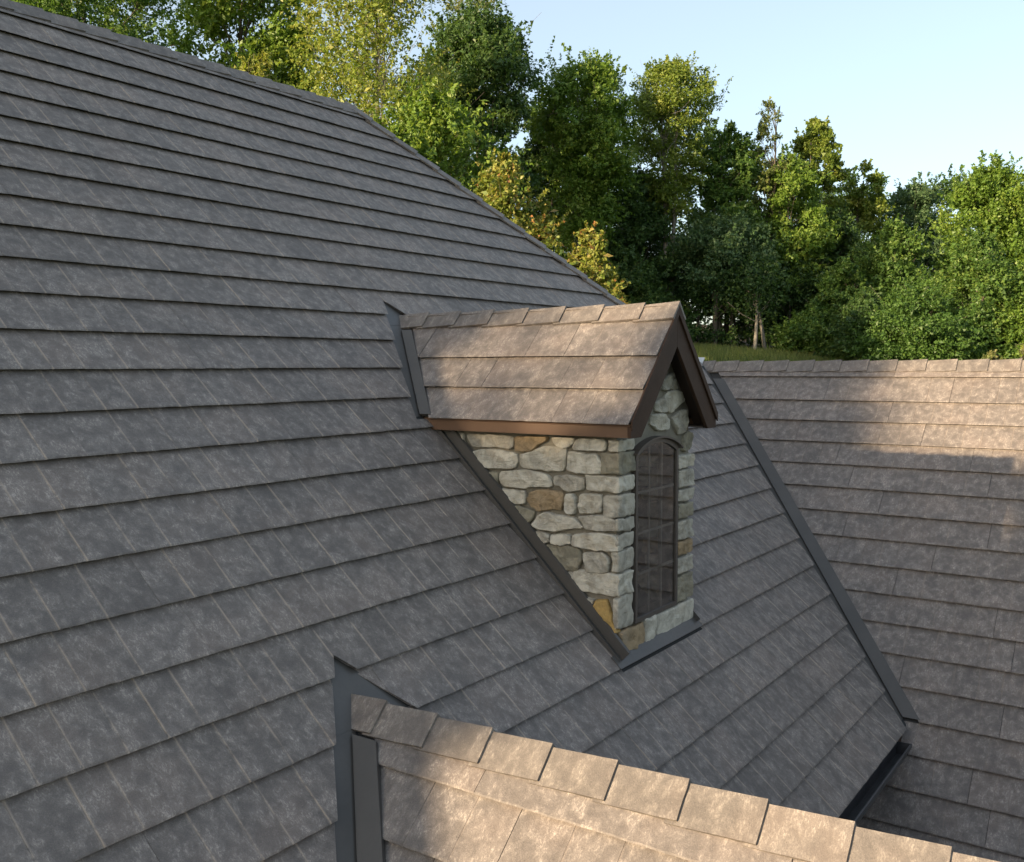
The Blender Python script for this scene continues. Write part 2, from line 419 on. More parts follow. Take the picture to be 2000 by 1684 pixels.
right_roof = solid('wing_roof', [
    ([(XR, YE+0.1, 0), (XR, -4.0, 0), (XR-4.6/TR, -4.0, -4.6), (XR-4.6/TR, 2.2, -4.6), (XR+ZEAVE/TR, 2.2, ZEAVE), valley_r(-2.5)], (-SR, 0, CRR)),
    ([(XR, YE+0.1, 0), (XR+4.6/TR, YE+0.1, -4.6), (XR+4.6/TR, -4.0, -4.6), (XR, -4.0, 0)], (SR, 0, CRR))], 0.10, DECK, house)
tag(right_roof, 'roof of the right-hand wing, sunlit along the ridge')
sw, cw = math.sin(PW), math.cos(PW)
yw0 = YE + ZW/TM
wv = lambda z: YE+z/TM
front_roof = solid('wing_roof', [
    ([(XW, yw0, ZW), (XW, -3.5, ZW), (XW-2.3, -3.5, ZW-2.3), (XW-2.3, wv(ZW-2.3), ZW-2.3)], (-sw, 0, cw)),
    ([(XW, yw0, ZW), (XW+2.3, wv(ZW-2.3), ZW-2.3), (XW+2.3, -3.5, ZW-2.3), (XW, -3.5, ZW)], (sw, 0, cw))], 0.09, DECK, house)
tag(front_roof, 'roof of the front wing at the bottom of the picture, sunlit')
sd, cd = math.sin(PD), math.cos(PD)
YF = 2.80                                    # front edge of the dormer roof
HW = 0.65; ZDE = ZD-HW*TD                    # dormer eave
yd0 = YE+ZD/TM
dormer_roof = solid('dormer_roof', [
    ([(XD, yd0, ZD), (XD, YF+0.012, ZD), (XD-HW, YF+0.012, ZDE), (XD-HW, YE+ZDE/TM, ZDE)], (-sd, 0, cd)),
    ([(XD, yd0, ZD), (XD+HW, YE+ZDE/TM, ZDE), (XD+HW, YF+0.012, ZDE), (XD, YF+0.012, ZD)], (sd, 0, cd))], 0.035, SOFFIT, house)
tag(dormer_roof, 'small steep gable roof of the stone dormer')

# ------------------------------------------------------------------ shingles
def lineplane(p, q, keep, fill=True):
    """half-plane through p,q (local x,y) keeping the side of point keep"""
    d = (q[0]-p[0], q[1]-p[1]); n = (d[1], -d[0])
    if (keep[0]-p[0])*n[0] + (keep[1]-p[1])*n[1] > 0: n = (-n[0], -n[1])
    return (p, n, fill)
def yv(y): return -(YR-y)/CM                 # world y on the main slope -> local y
FLW = 0.13                                   # metal left bare beside a valley, measured along the course
rows_main = [(0.0, 0.20)]
v1 = (ZR-SM*3.5581)/SM
k = 0
vprev = 0.19
while True:
    vb = v1+0.30*k
    if YR-vb*CM < YEAVE-0.02: break
    rows_main.append((vprev if k else 0.16, vb)); vprev = vb; k += 1
rows_main[-1] = (rows_main[-1][0], rows_main[-1][1]+0.012)
def u_main(r):
    vt, vb = rows_main[r]
    ym = YR-vb*CM; zm = zmain(ym)
    # where the row leaves the picture on the left
    best = 99
    for py in (0, 400, 800, 1200, 1684):
        d = CF + CR*(-1000/FPX) + CU*((842-py)/FPX)
        t = (-TM*YE)/(d.z-TM*d.y)
        q = d*t
        if abs(q.y-ym) < 1.2: best = min(best, q.x)
    if best > 50: best = 1.5
    return (best-1.0, hipx(ym)+0.6)
LHIP = lineplane((XH-0.0, yv(YR)), (hipx(YE), yv(YE)), (0, yv(YR)-3))
vz = [valley_r(-0.0), valley_r(-3.0)]
LVAL = lineplane((vz[0][0]-FLW, yv(vz[0][1])), (vz[1][0]-FLW, yv(vz[1][1])), (0, yv(3)))
LEND = ((8.12, 0), (1, 0), True)
# dormer footprint
da = (XD, yd0); dl = (XD-HW, YE+ZDE/TM); dr = (XD+HW, YE+ZDE/TM)
DA = (5.885, 5.370)                          # top point of the bare metal above the dormer
DL1 = lineplane((DA[0], yv(DA[1])), (dl[0]-0.085, yv(dl[1])), (0, yv(4)))
DR1 = lineplane((DA[0], yv(DA[1])), (dr[0]+FLW, yv(dr[1])), (20, yv(4)))
DAP = DA[1]-0.002; DWT = dl[1]-0.03; DBOT = 2.865
WLX, WRX = 5.405, 6.470; WFY = 2.955         # dormer wall faces
DL2 = ((WLX-0.075, 0), (1, 0), True); DR2 = ((WRX+0.075, 0), (-1, 0), True)
# front wing footprint
fa = (XW, yw0); fz = ZW-1.6
FA = (3.32, 3.39)                            # top point of the bare metal above the front wing
FL1 = lineplane((FA[0], yv(FA[1])), (FA[0]-1.6, yv(FA[1]-1.6*TW/TM)), (-5, yv(2)))
FR1 = lineplane((FA[0], yv(FA[1])), (XW+1.6+0.09, yv(wv(ZW-1.6))), (20, yv(2)))
FAP = FA[1]-0.002
def above(y, fill=False): return ((0, yv(y)), (0, -1), fill)
def below(y, fill=False): return ((0, yv(y)), (0, 1), fill)
def regions_main(u0, u1, vt, vb):
    base = []
    yt, yb = YR-vt*CM, YR-vb*CM
    if yt > YE-0.3: base.append(LHIP)
    if yb < YE+0.3: base.append(LVAL)
    groups = []
    if u1 > 4.9 and u0 < 6.9 and yb < DAP and yt > DBOT:
        L = []; Rg = []
        if yt > DAP: L.append([above(DAP)])
        if yt > DWT: L.append([below(DAP), above(DWT), DL1]); Rg.append([below(DAP), above(DWT), DR1])
        if yb < DWT: L.append([below(DWT), above(DBOT), DL2]); Rg.append([below(DWT), above(DBOT), DR2])
        if yb < DBOT: L.append([below(DBOT)])
        link = yt > DAP or yb < DBOT
        groups = [L+Rg] if link else [L, Rg]
    elif u1 > 0.5 and u0 < 6.2 and yb < FAP:
        L = []; Rg = []
        if yt > FAP: L.append([above(FAP)])
        L.append([below(FAP), FL1]); Rg.append([below(FAP), FR1])
        groups = [L+Rg] if yt > FAP else [L, Rg]
    else: groups = [[[]]]
    return [[base+pl for pl in g] for g in groups]
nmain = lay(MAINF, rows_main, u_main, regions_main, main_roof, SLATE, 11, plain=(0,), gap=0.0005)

# right wing: local x = -world y
rows_r = [(0.0, 0.205)]; vprev = 0.17
for k in range(22):
    vb = 0.555+0.29*k
    if vb*SR > 4.55: break
    rows_r.append((vprev, vb)); vprev = vb
def rv(z): return z/SR
LVR = lineplane((-(vz[0][1]-0.115), rv(vz[0][2])), (-(vz[1][1]-0.115), rv(vz[1][2])), (5, -3))
def regions_right(u0, u1, vt, vb):
    zt, zb = -vt*SR, -vb*SR
    zc = ZEAVE+0.02
    if zb >= zc: return [[[LVR]]]
    if zt <= zc: return [[[((-2.12, 0), (-1, 0), True)]]]
    return [[[LVR, ((0, rv(zc)), (0, -1), False)], [((-2.0, 0), (-1, 0), True), ((0, rv(zc)), (0, 1), False)]]]
g = 0.967
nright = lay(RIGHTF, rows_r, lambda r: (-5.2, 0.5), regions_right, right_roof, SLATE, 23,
             joints={1: -3.387*g, 2: -3.957*g, 3: -3.572*g, 4: -3.068*g, 0: -2.6}, plen=1.275, seam_light=0.3, plain=(0,))
# front wing
rows_w = [(0.0, 0.245), (0.20, 0.530)] + [(0.530+0.288*k, 0.530+0.288*(k+1)) for k in range(5)]
LVW = lineplane((-(yw0-0.115), 0), (-(wv(ZW-1.6)-0.115), -1.6/sw), (5, -1))
nwing = lay(WINGF, rows_w, lambda r: (-3.4, 0.6), lambda *a: [[[LVW]]], front_roof, SLATE, 31, joints={0: -2.36, 1: -2.13, 2: -2.42, 3: -1.6}, seam_light=0.25, plain=(0,))
# dormer, both slopes
rows_d = [(0.0, 0.43), (0.43, 0.715), (0.715, 1.003)]
LVD = lineplane((-(yd0-0.10), 0), (-(dl[1]-0.075), -HW/cd), (5, -1))
nd = lay(DORMF, rows_d, lambda r: (-5.3, -YF), lambda *a: [[[LVD]]], dormer_roof, SLATE, 41, joints={0: -3.50, 1: -4.06, 2: -3.36}, plen=1.29, seam_light=0.3)
LVB = lineplane(((yd0-0.10), 0), ((dr[1]-0.075), -HW/cd), (-5, -1))
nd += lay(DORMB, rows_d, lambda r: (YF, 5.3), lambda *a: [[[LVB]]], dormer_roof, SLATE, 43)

# ------------------------------------------------------------------ ridge and hip caps
def cap(name, p, along, d1, d2, length, w, parent, rng, lift0=0.036, lift1=0.056, th=0.018):
    """one bent cap: p = ridge point at the hidden end, along = unit vector to the butt end, d1/d2 = unit vectors down both slopes"""
    up = -(Vector(d1)+Vector(d2)); up.normalize()
    bm = bmesh.new(); ns = 5; nw = 4
    rings_o = []; rings_i = []
    ph = rng.uniform(0, 90)
    for i in range(ns+1):
        t = i/ns; c = Vector(p)+Vector(along)*length*t + up*(lift0+(lift1-lift0)*t)
        ro = []; ri = []
        for j in range(-nw, nw+1):
            d = d1 if j < 0 else d2
            s = abs(j)/nw*w
            jag = (0.003*noise.noise((j*1.7+ph, t*9, 0)) if i == ns else 0) 
            jag2 = 0.0025*noise.noise((t*14+ph, j, 5)) if abs(j) == nw else 0
            q = c + Vector(d)*(s+jag2) + Vector(along)*jag + up*0.001*noise.noise((j+ph, t*6, 3))
            nrm = up if j == 0 else (Vector(d).cross(Vector(along))).normalized()
            if nrm.dot(up) < 0: nrm = -nrm
            k_ = 1.0/max(0.35, nrm.dot(up)) if j == 0 else 1.0
            ro.append(bm.verts.new(q)); ri.append(bm.verts.new(q-nrm*th))
        rings_o.append(ro); rings_i.append(ri)
    m = 2*nw
    for i in range(ns):
        for j in range(m):
            bm.faces.new((rings_o[i][j], rings_o[i+1][j], rings_o[i+1][j+1], rings_o[i][j+1]))
            bm.faces.new((rings_i[i][j+1], rings_i[i+1][j+1], rings_i[i+1][j], rings_i[i][j]))
        for j in (0, m):
            bm.faces.new((rings_o[i][j], rings_i[i][j], rings_i[i+1][j], rings_o[i+1][j]))
    for i in (0, ns):
        for j in range(m):
            bm.faces.new((rings_o[i][j], rings_o[i][j+1], rings_i[i][j+1], rings_i[i][j]))
    # local frame so the texture runs across the ridge
    al = Vector(along).normalized(); zz = up; xx = al; yy = zz.cross(xx)
    c = Vector(p)+al*length*0.5
    M = frame(c, xx, yy, zz)
    Mi = M.inverted()
    for v in bm.verts: v.co = Mi @ v.co
    return bm_obj(name, bm, CAPM, parent, M)
def run_caps(name, p0, p1, stops, d1, d2, w, parent, seed, lap=0.05):
    """stops: distances from p0 of the butt ends"""
    rng = random.Random(seed)
    a = (Vector(p1)-Vector(p0)).normalized(); prev = None; step = stops[1]-stops[0]
    for s in stops:
        ln = step+lap
        cap(name, Vector(p0)+a*(s-ln), a, d1, d2, ln, w+rng.uniform(-0.003, 0.003), parent, rng)
dn_main, dn_back = (0, -CM, -SM), (0, CM, -SM)
mr0 = 1.2
st = [0.06+0.30*i for i in range(int((XH-mr0)/0.30)+1)]
off = (XH+0.03-mr0)-st[-1]; st = [s+off for s in st]
run_caps('ridge_cap', (mr0, YR, ZR), (XH, YR, ZR), st, dn_main, dn_back, 0.17, main_roof, 3)
hv = Vector((1, -1, -TM)).normalized()
# slope directions square to the hip
def perp_down(nrm, along):
    d = Vector(nrm).cross(Vector(along)).normalized()
    return d if d.z < 0 else -d
hd1 = perp_down((0, -SM, CM), hv); hd2 = perp_down((SM, 0, CM), hv)
hl = (Vector((hipx(YE), YE, 0))-Vector((XH, YR, ZR))).length
run_caps('hip_cap', (XH, YR, ZR), (hipx(YE), YE, 0), [0.24+0.30*i for i in range(int(hl/0.30))], hd1, hd2, 0.13, main_roof, 4)
run_caps('ridge_cap', (XR, YE+0.12, 0), (XR, -4, 0), [0.26+0.30*i for i in range(26)], (-CRR, 0, -SR), (CRR, 0, -SR), 0.165, right_roof, 5)
ystops = [3.40-0.310*i for i in range(19)]
ystops = [3.010-0.3045*i for i in range(19)]
run_caps('ridge_cap', (XW, yw0+0.2, ZW), (XW, -3, ZW), [yw0+0.2-y for y in ystops], (-cw, 0, -sw), (cw, 0, -sw), 0.165, front_roof, 6)
run_caps('ridge_cap', (XD, yd0+0.1, ZD), (XD, 2, ZD), [yd0+0.1-y for y in (4.93, 4.615, 4.30, 3.985, 3.67, 3.355, 3.04)], (-cd, 0, -sd), (cd, 0, -sd), 0.150, dormer_roof, 8)
cap('ridge_cap', (XD, YF+0.285, ZD), (0, -1, 0), (-cd, 0, -sd), (cd, 0, -sd), 0.30, 0.150, dormer_roof, random.Random(5))

# ------------------------------------------------------------------ valley flashings
def strip(name, a0, a1, da, db, n, th, mat, parent, off=0.004):
    """flat metal strip between line a0-a1 and the same line moved by da (at a0) and db (at a1); n = outward normal"""
    a0, a1, n = Vector(a0), Vector(a1), Vector(n).normalized()
    return piece(name, [a0+n*off, a1+n*off, a1+Vector(db)+n*off, a0+Vector(da)+n*off], n*th, mat, parent)
def valley(name, a0, a1, side_m, side_o, n_m, n_o, parent, wm=0.16, wo=0.15, top_off=0.21):
    """two metal legs and a raised middle rib"""
    a0, a1 = Vector(a0), Vector(a1)
    strip(name, a0, a1, Vector(side_m)*wm, Vector(side_m)*wm, n_m, 0.002, FLASH, parent, 0.0005)
    b0 = a0+(a1-a0).normalized()*top_off
    o = strip(name, b0, a1, Vector(side_o)*wo, Vector(side_o)*wo, n_o, 0.028, FLASH, parent)
    mid = (Vector(n_m)+Vector(n_o)).normalized()
    ax = (a1-a0).normalized(); a0 = a0+ax*0.22; sd_ = ax.cross(mid).normalized()
    piece('valley_rib', [a0-sd_*0.012, a0+sd_*0.012, a0+sd_*0.004+mid*0.032, a0-sd_*0.004+mid*0.032], a1-a0, FLASH, parent)
nmv0 = Vector(nm)
# right wing
valley('valley_flashing', valley_r(-0.06), valley_r(-2.93), (-1, 0, 0), (0, -1, 0), (0, -SM, CM), (-SR, 0, CRR), right_roof, 0.15, 0.135)
# front wing, both sides
valley('valley_flashing', (XW, yw0+0.02, ZW+0.02*TM), (XW-2.2, wv(ZW-2.2), ZW-2.2), (-1, 0, 0), (0, -1, 0), (0, -SM, CM), (-sw, 0, cw), front_roof, 0.29, 0.145)
valley('valley_flashing', (XW, yw0+0.02, ZW+0.02*TM), (XW+1.6, wv(ZW-1.6), ZW-1.6), (1, 0, 0), (0, -1, 0), (0, -SM, CM), (sw, 0, cw), front_roof, 0.21, 0.135)
piece('apex_flashing', [Vector((x, y, zmain(y)))+nmv0*0.0027 for x, y in ((FA[0], FA[1]+0.012), (FA[0]-0.26, FA[1]-0.265), (FA[0]+0.27, FA[1]-0.265))], nmv0*0.001, FLASH, front_roof)
# dormer
zb = ZDE
valley('valley_flashing', (XD, yd0+0.02, ZD+0.02*TM), (XD-HW, dl[1], zb), (-1, 0, 0), (0, -1, 0), (0, -SM, CM), (-sd, 0, cd), dormer_roof, 0.22, 0.10)
valley('valley_flashing', (XD, yd0+0.02, ZD+0.02*TM), (XD+HW, dl[1], zb), (1, 0, 0), (0, -1, 0), (0, -SM, CM), (sd, 0, cd), dormer_roof, 0.15, 0.10)
piece('apex_flashing', [Vector((x, y, zmain(y)))+nmv0*0.0027 for x, y in ((DA[0], DA[1]+0.012), (DA[0]-0.16, DA[1]-0.205), (DA[0]+0.22, DA[1]-0.205))], nmv0*0.001, FLASH, dormer_roof)
# saddle of pale metal and dark sealant where the right ridge starts
piece('saddle_flashing', [(XR-0.16, YE+0.02, -0.10), (XR+0.04, YE+0.02, 0.085), (XR+0.04, YE+0.30, 0.10), (XR-0.12, YE+0.26, 0.06)], (-0.01, 0, 0.006), PALE, right_roof)

# ------------------------------------------------------------------ dormer: eave, rakes
dr_ = dormer_roof
ZF0, ZF1 = ZDE+0.005, ZDE-0.088
for s in (-1, 1):
    X = XD+s*HW
    # eave fascia with a small drip edge above
    piece('fascia', [(X, YF+0.004, ZF1), (X-s*0.022, YF+0.004, ZF1), (X-s*0.022, YF+0.004, ZF0-0.012), (X, YF+0.004, ZF0-0.012)], (0, YE+ZDE/TM-YF-0.03, 0), BROWN, dr_)
    piece('drip_edge', [(X+s*0.007, YF, ZF0-0.022), (X-s*0.03, YF, ZF0-0.004), (X-s*0.03, YF, ZF0+0.004), (X+s*0.010, YF, ZF0-0.010)], (0, YE+ZDE/TM-YF-0.06, 0), BROWN, dr_)
    # soffit under the eave
    xw = WLX if s < 0 else WRX
    piece('soffit', [(X-s*0.022, YF+0.03, ZF1+0.006), (xw+(-s)*0.03, YF+0.03, ZF1+0.006), (xw+(-s)*0.03, YF+0.03, ZF1+0.016), (X-s*0.022, YF+0.03, ZF1+0.016)], (0, YE+ZF1/TM-YF-0.05, 0), SOFFIT, dr_)
    # rake board: follows the slope, cut level at the eave
    def P(x, dz, y): return Vector((XD+s*x, y, ZD-x*TD+dz))
    rw = 0.245
    e = HW+0.004
    pts = [P(0, -0.020, YF), P(e, -0.020, YF), Vector((XD+s*e, YF, ZF1-0.002)), Vector((XD+s*(ZD-rw-ZF1+0.002)/TD, YF, ZF1-0.002)), P(0, -rw, YF)]
    piece('rake_board', pts, (0, 0.024, 0), DKBROWN, dr_, 0.002)
    # metal drip over the rake edge
    pts = [P(0, 0.026, YF-0.014), P(e+0.006, 0.026, YF-0.014), P(e+0.006, -0.034, YF-0.014), P(0, -0.034, YF-0.014)]
    piece('rake_trim', pts, (0, 0.012, 0), DKBROWN if s > 0 else DKBROWN, dr_, 0.0015)
    # sloping soffit behind the rake
    pts = [P(0, -rw+0.14, YF+0.024), P(HW-0.03, -rw+0.14, YF+0.024), P(HW-0.03, -rw+0.16, YF+0.024), P(0, -rw+0.16, YF+0.024)]
    piece('soffit', pts, (0, WFY-YF-0.02, 0), SOFFIT, dr_)
    # boxed end of the eave
    xo = X-s*0.024; xi = xw-s*(-0.0)
    pts = [(xo, YF+0.026, ZF1), (xi, YF+0.026, ZF1), (xi, YF+0.026, ZF1+(abs(xo-xi))*TD+0.05), (xo, YF+0.026, ZF1+0.06)]
    piece('eave_return', pts, (0, 0.02, 0), DKBROWN, dr_)

# ------------------------------------------------------------------ dormer wall, mortar body with a window opening
WX0, WX1 = 5.600, 6.235; WZ0, WZS, WZA = -1.690, -0.562, -0.490; WXC = (WX0+WX1)/2
def arch(x): 
    # segmental arch through both springs and the crown
    hwid = (WX1-WX0)/2; rise = WZA-WZS; r = (hwid**2+rise**2)/(2*rise)
    return WZA-r+math.sqrt(max(0, r*r-(x-WXC)**2))
def wall_body():
    bm = bmesh.new()
    zb_ = -2.05
    # left cheek, right cheek
    for x0, s in ((WLX, 1), (WRX, -1)):
        prism(bm, [(x0, WFY+0.12, zb_), (x0, WFY+0.12, ZF1+0.012), (x0, YE+ZF1/TM+0.02, ZF1+0.012), (x0, YE+ZF1/TM-0.02, ZF1-0.06)], (s*0.10, 0, 0))
    # front: piers, sill part, part over the arch
    y0, d = WFY, (0, 0.12, 0)
    prism(bm, [(WLX, y0, zb_), (WX0, y0, zb_), (WX0, y0, WZS), (WLX, y0, WZS)], d)
    prism(bm, [(WX1, y0, zb_), (WRX, y0, zb_), (WRX, y0, WZS), (WX1, y0, WZS)], d)
    prism(bm, [(WX0, y0, zb_), (WX1, y0, zb_), (WX1, y0, WZ0), (WX0, y0, WZ0)], d)
    n = 12
    for i in range(n):
        xa, xb = WX0+(WX1-WX0)*i/n, WX0+(WX1-WX0)*(i+1)/n
        ta, tb = (ZD-0.10-abs(x-XD)*TD for x in (xa, xb))
        prism(bm, [(xa, y0, arch(xa)), (xb, y0, arch(xb)), (xb, y0, tb), (xa, y0, ta)], d)
    for xa, xb in ((WLX, WX0), (WX1, WRX)):
        ta, tb = (max(WZS+0.01, ZD-0.10-abs(x-XD)*TD) for x in (xa, xb))
        prism(bm, [(xa, y0, WZS), (xb, y0, WZS), (xb, y0, tb), (xa, y0, ta)], d)
    return bm_obj('dormer_wall', bm, MORTAR, house)
dwall = wall_body(); tag(dwall, 'rubble stone wall of the dormer')

# ------------------------------------------------------------------ stones
def smooth_poly(pts, n=30, rounds=1):
    pts = [Vector(p) for p in pts]
    for _ in range(rounds):
        q = []
        for i in range(len(pts)):
            a, b = pts[i], pts[(i+1) % len(pts)]
            q += [a*0.90+b*0.10, a*0.10+b*0.90]
        pts = q
    L = [0]
    for i in range(len(pts)): L.append(L[-1]+(pts[(i+1) % len(pts)]-pts[i]).length)
    out = []
    j = 0
    for k in range(n):
        s = L[-1]*k/n
        while L[j+1] < s: j += 1
        a, b = pts[j], pts[(j+1) % len(pts)]
        out.append(a.lerp(b, (s-L[j])/max(1e-9, L[j+1]-L[j])))
    return out
def stone(poly, to3, nrm, depth, mat, seed):
    """poly in wall coordinates; to3(a,b) -> point on the wall face; nrm = outward"""
    n = 44; P_ = smooth_poly([(p[0], p[1]) for p in poly], n)
    c = sum((p for p in P_), Vector((0, 0)))/n
    P_ = [c+(p-c)*(1+0.007/max(0.03, (p-c).length)) for p in P_]
    size = min(max(p.x for p in P_)-min(p.x for p in P_), max(p.y for p in P_)-min(p.y for p in P_))
    ph = seed*7.31
    for i, p in enumerate(P_):
        p += (p-c).normalized()*(0.007*noise.noise((p.x*22+ph, p.y*22, 1.0))+0.004*noise.noise((p.x*70+ph, p.y*70, 4.0)))
    bm = bmesh.new(); rings = []
    ins = [(0.0, -0.02), (0.0, depth*0.62), (min(0.0035, size*0.03), depth*0.86)]
    for d, h in ins:
        ring = []
        for p in P_:
            l = (p-c).length; q = p-(p-c)/max(1e-6, l)*min(d, l*0.8)
            hh = h + (0 if h < 0 else (0.008*noise.noise((q.x*11+ph, q.y*11, 7.0))+0.005*noise.noise((q.x*40+ph, q.y*40, 2.0))+0.026*(noise.voronoi((q.x*13+ph, q.y*13, ph))[0][0]-0.4))*min(1, max(0, h)/depth))
            ring.append(bm.verts.new(to3(q.x, q.y)+nrm*hh))
        rings.append(ring)
    for f in (0.90, 0.80, 0.62, 0.42, 0.22, 0.08):
        ring = []
        for p in P_:
            q = c+(p-c)*f
            hh = depth*1.0+0.008*noise.noise((q.x*11+ph, q.y*11, 7.0))+0.005*noise.noise((q.x*40+ph, q.y*40, 2.0))+0.026*(noise.voronoi((q.x*13+ph, q.y*13, ph))[0][0]-0.4)
            ring.append(bm.verts.new(to3(q.x, q.y)+nrm*hh))
        rings.append(ring)
    for a, b in zip(rings, rings[1:]):
        for i in range(n): bm.faces.new((a[i], a[(i+1) % n], b[(i+1) % n], b[i]))
    bm.faces.new(rings[-1])
    return bm_obj('stone', bm, mat, dwall, smooth=False)
def corner_stone(lo, hi, mat, seed):
    """block that turns the corner: rounded, rough box"""
    bm = bmesh.new(); bmesh.ops.create_cube(bm, size=2.0)
    bmesh.ops.subdivide_edges(bm, edges=bm.edges[:], cuts=11, use_grid_fill=True)
    h = [(hi[i]-lo[i])/2 for i in range(3)]; c = [(hi[i]+lo[i])/2 for i in range(3)]; ph = seed*5.17
    rad = 0.012
    for v in bm.verts:
        p = Vector((v.co.x*h[0], v.co.y*h[1], v.co.z*h[2]))
        core = Vector([max(-h[i]+rad, min(h[i]-rad, p[i])) for i in range(3)])
        d = p-core
        if d.length > 1e-6: p = core+d.normalized()*rad
        w = Vector(c)+p; nrm = p.normalized()
        w += nrm*(0.011*noise.noise((w.x*12+ph, w.y*12, w.z*12))+0.006*noise.noise((w.x*38+ph, w.y*38, w.z*38))+0.020*(noise.voronoi((w.x*14+ph, w.y*14, w.z*14))[0][0]-0.4))
        w.z += 0.008*noise.noise((w.x*6+ph, w.y*6, 9.0))
        v.co = w
    return bm_obj('stone', bm, mat, dwall, smooth=False)
# left cheek: outlines traced on the wall plane x = WLX, given as photograph pixels
def ray_x(px, py, x):
    d = CF + CR*((px-1000)/FPX) + CU*((842-py)/FPX); return d*(x/d.x)
def zz(a, b): return (850+a/3.367, 820+b/3.367)
LEFT = [
 ('grey', [(110,72),(198,85),(205,170),(190,190),(150,140)]),
 ('grey', [(222,92),(430,100),(522,108),(526,180),(500,192),(400,172),(300,178),(262,170),(238,130)]),
 ('tan', [(538,108),(752,112),(735,140),(680,170),(650,200),(590,206),(545,198)]),
 ('pale', [(785,112),(925,118),(915,158),(880,180),(820,176),(792,146)]),
 ('pale', [(950,120),(1125,130),(1138,150),(1122,205),(1040,196),(925,198),(922,180)]),
 ('pale', [(232,212),(320,196),(420,196),(548,222),(555,272),(530,316),(450,318),(330,312),(280,285),(245,262)]),
 ('pale', [(572,228),(640,210),(720,178),(790,176),(872,190),(876,215),(858,338),(760,330),(640,320),(585,312),(570,280)]),
 ('pale', [(890,210),(960,212),(1010,228),(1060,222),(1102,275),(1108,312),(1092,352),(980,350),(880,332)]),
 ('green', [(318,348),(400,345),(422,352),(416,480),(395,462),(355,405)]),
 ('pale', [(442,340),(520,332),(640,332),(748,358),(778,410),(770,440),(640,436),(600,446),(470,436),(438,402)]),
 ('grey', [(792,368),(900,366),(985,380),(988,455),(940,462),(880,468),(830,432),(798,428)]),
 ('pale', [(445,452),(520,466),(602,466),(600,552),(520,548),(446,540)]),
 ('tan', [(618,520),(640,478),(690,460),(850,470),(858,505),(840,590),(780,582),(690,596),(640,560)]),
 ('pale', [(875,492),(918,490),(935,530),(934,612),(890,616),(868,592)]),
 ('pale', [(965,490),(1095,490),(1104,520),(1100,606),(960,612),(955,570)]),
 ('green', [(492,566),(560,566),(662,600),(655,640),(610,690),(570,660),(520,610)]),
 ('pale', [(652,690),(690,628),(740,602),(800,622),(930,640),(985,708),(900,712),(800,728),(700,716)]),
 ('grey', [(955,632),(1040,628),(1150,632),(1222,680),(1220,728),(1100,726),(1010,716),(985,680)]),
 ('grey', [(628,730),(740,738),(768,760),(762,800),(700,806),(665,780)]),
 ('pale', [(782,752),(898,752),(902,812),(820,818),(780,802)]),
 ('pale', [(925,752),(1040,742),(1190,756),(1215,800),(1220,862),(1120,856),(1000,842),(912,822)]),
 ('green', [(712,818),(900,830),(965,852),(972,920),(940,992),(860,988),(815,960),(775,900)]),
 ('grey', [(985,872),(1110,872),(1158,915),(1145,1000),(1010,998),(1000,930)]),
 ('grey', [(845,1000),(920,1002),(930,1060),(925,1090),(890,1060)]),
 ('grey', [(970,1165),(1055,1175),(1040,1235),(1010,1210)]),
 ('ochre', [(1072,1185),(1140,1185),(1160,1250),(1180,1330),(1208,1390),(1170,1405),(1110,1340),(1040,1250)]),
]
sd_i = 0
for mt, pl in LEFT:
    w = [ray_x(*zz(a, b), WLX) for a, b in pl]
    sd_i += 1
    stone([(p.y, p.z) for p in w], lambda a, b: Vector((WLX, a, b)), Vector((-1, 0, 0)), 0.030+0.014*random.random(), ST[mt], sd_i)
# corner stones of the left front corner: (left end in zoom pixels, top, bottom) read along the edge
CORN = [(1150, 135, 210, 'pale'), (1105, 218, 358, 'green'), (1005, 372, 478, 'pale'), (1115, 498, 640, 'grey'), (1195, 652, 735, 'grey'), (1205, 760, 850, 'grey'),
        (1175, 868, 1005, 'grey'), (925, 1015, 1160, 'pale'), (1180, 1175, 1375, 'grey')]
for i, (a, t, b, mt) in enumerate(CORN):
    pl = ray_x(*zz(a, (t+b)/2), WLX); zt = ray_x(*zz(1225, t), WLX).z; zb_ = ray_x(*zz(1225, b), WLX).z
    sd_i += 1
    corner_stone((WLX-0.034, WFY-0.034, zb_), (WX0-0.002+random.uniform(-0.03, 0.006), pl.y, zt), ST[mt], sd_i)
# right pier
zr = WZ0-0.0; z = zr; RP = []
hts = [0.20, 0.13, 0.115, 0.15, 0.12, 0.10, 0.14, 0.11]; mts = ['green', 'grey', 'tan', 'grey', 'green', 'grey', 'grey', 'pale']
for h_, mt in zip(hts, mts):
    sd_i += 1
    corner_stone((WX1+0.006+random.uniform(-0.006, 0.014), WFY-0.034, z+0.008), (WRX+0.034, WFY+0.16+random.uniform(0, 0.2), z+h_-0.008), ST[mt], sd_i)
    z += h_
# sill course under the window and the low corner
for (x0, x1, z0, z1, mt) in ((WLX+0.01, 5.72, -1.90, -1.700, 'tan'), (5.735, 5.90, -1.875, -1.698, 'pale'), (5.915, WRX+0.04, -1.865, -1.700, 'pale')):
    sd_i += 1
    corner_stone((x0, WFY-0.042, z0), (x1, WFY+0.09, z1), ST[mt], sd_i)
sd_i += 1
corner_stone((WLX-0.02, WFY-0.02, -1.93), (WLX+0.10, WFY+0.05, -1.855), ST['pale'], sd_i)
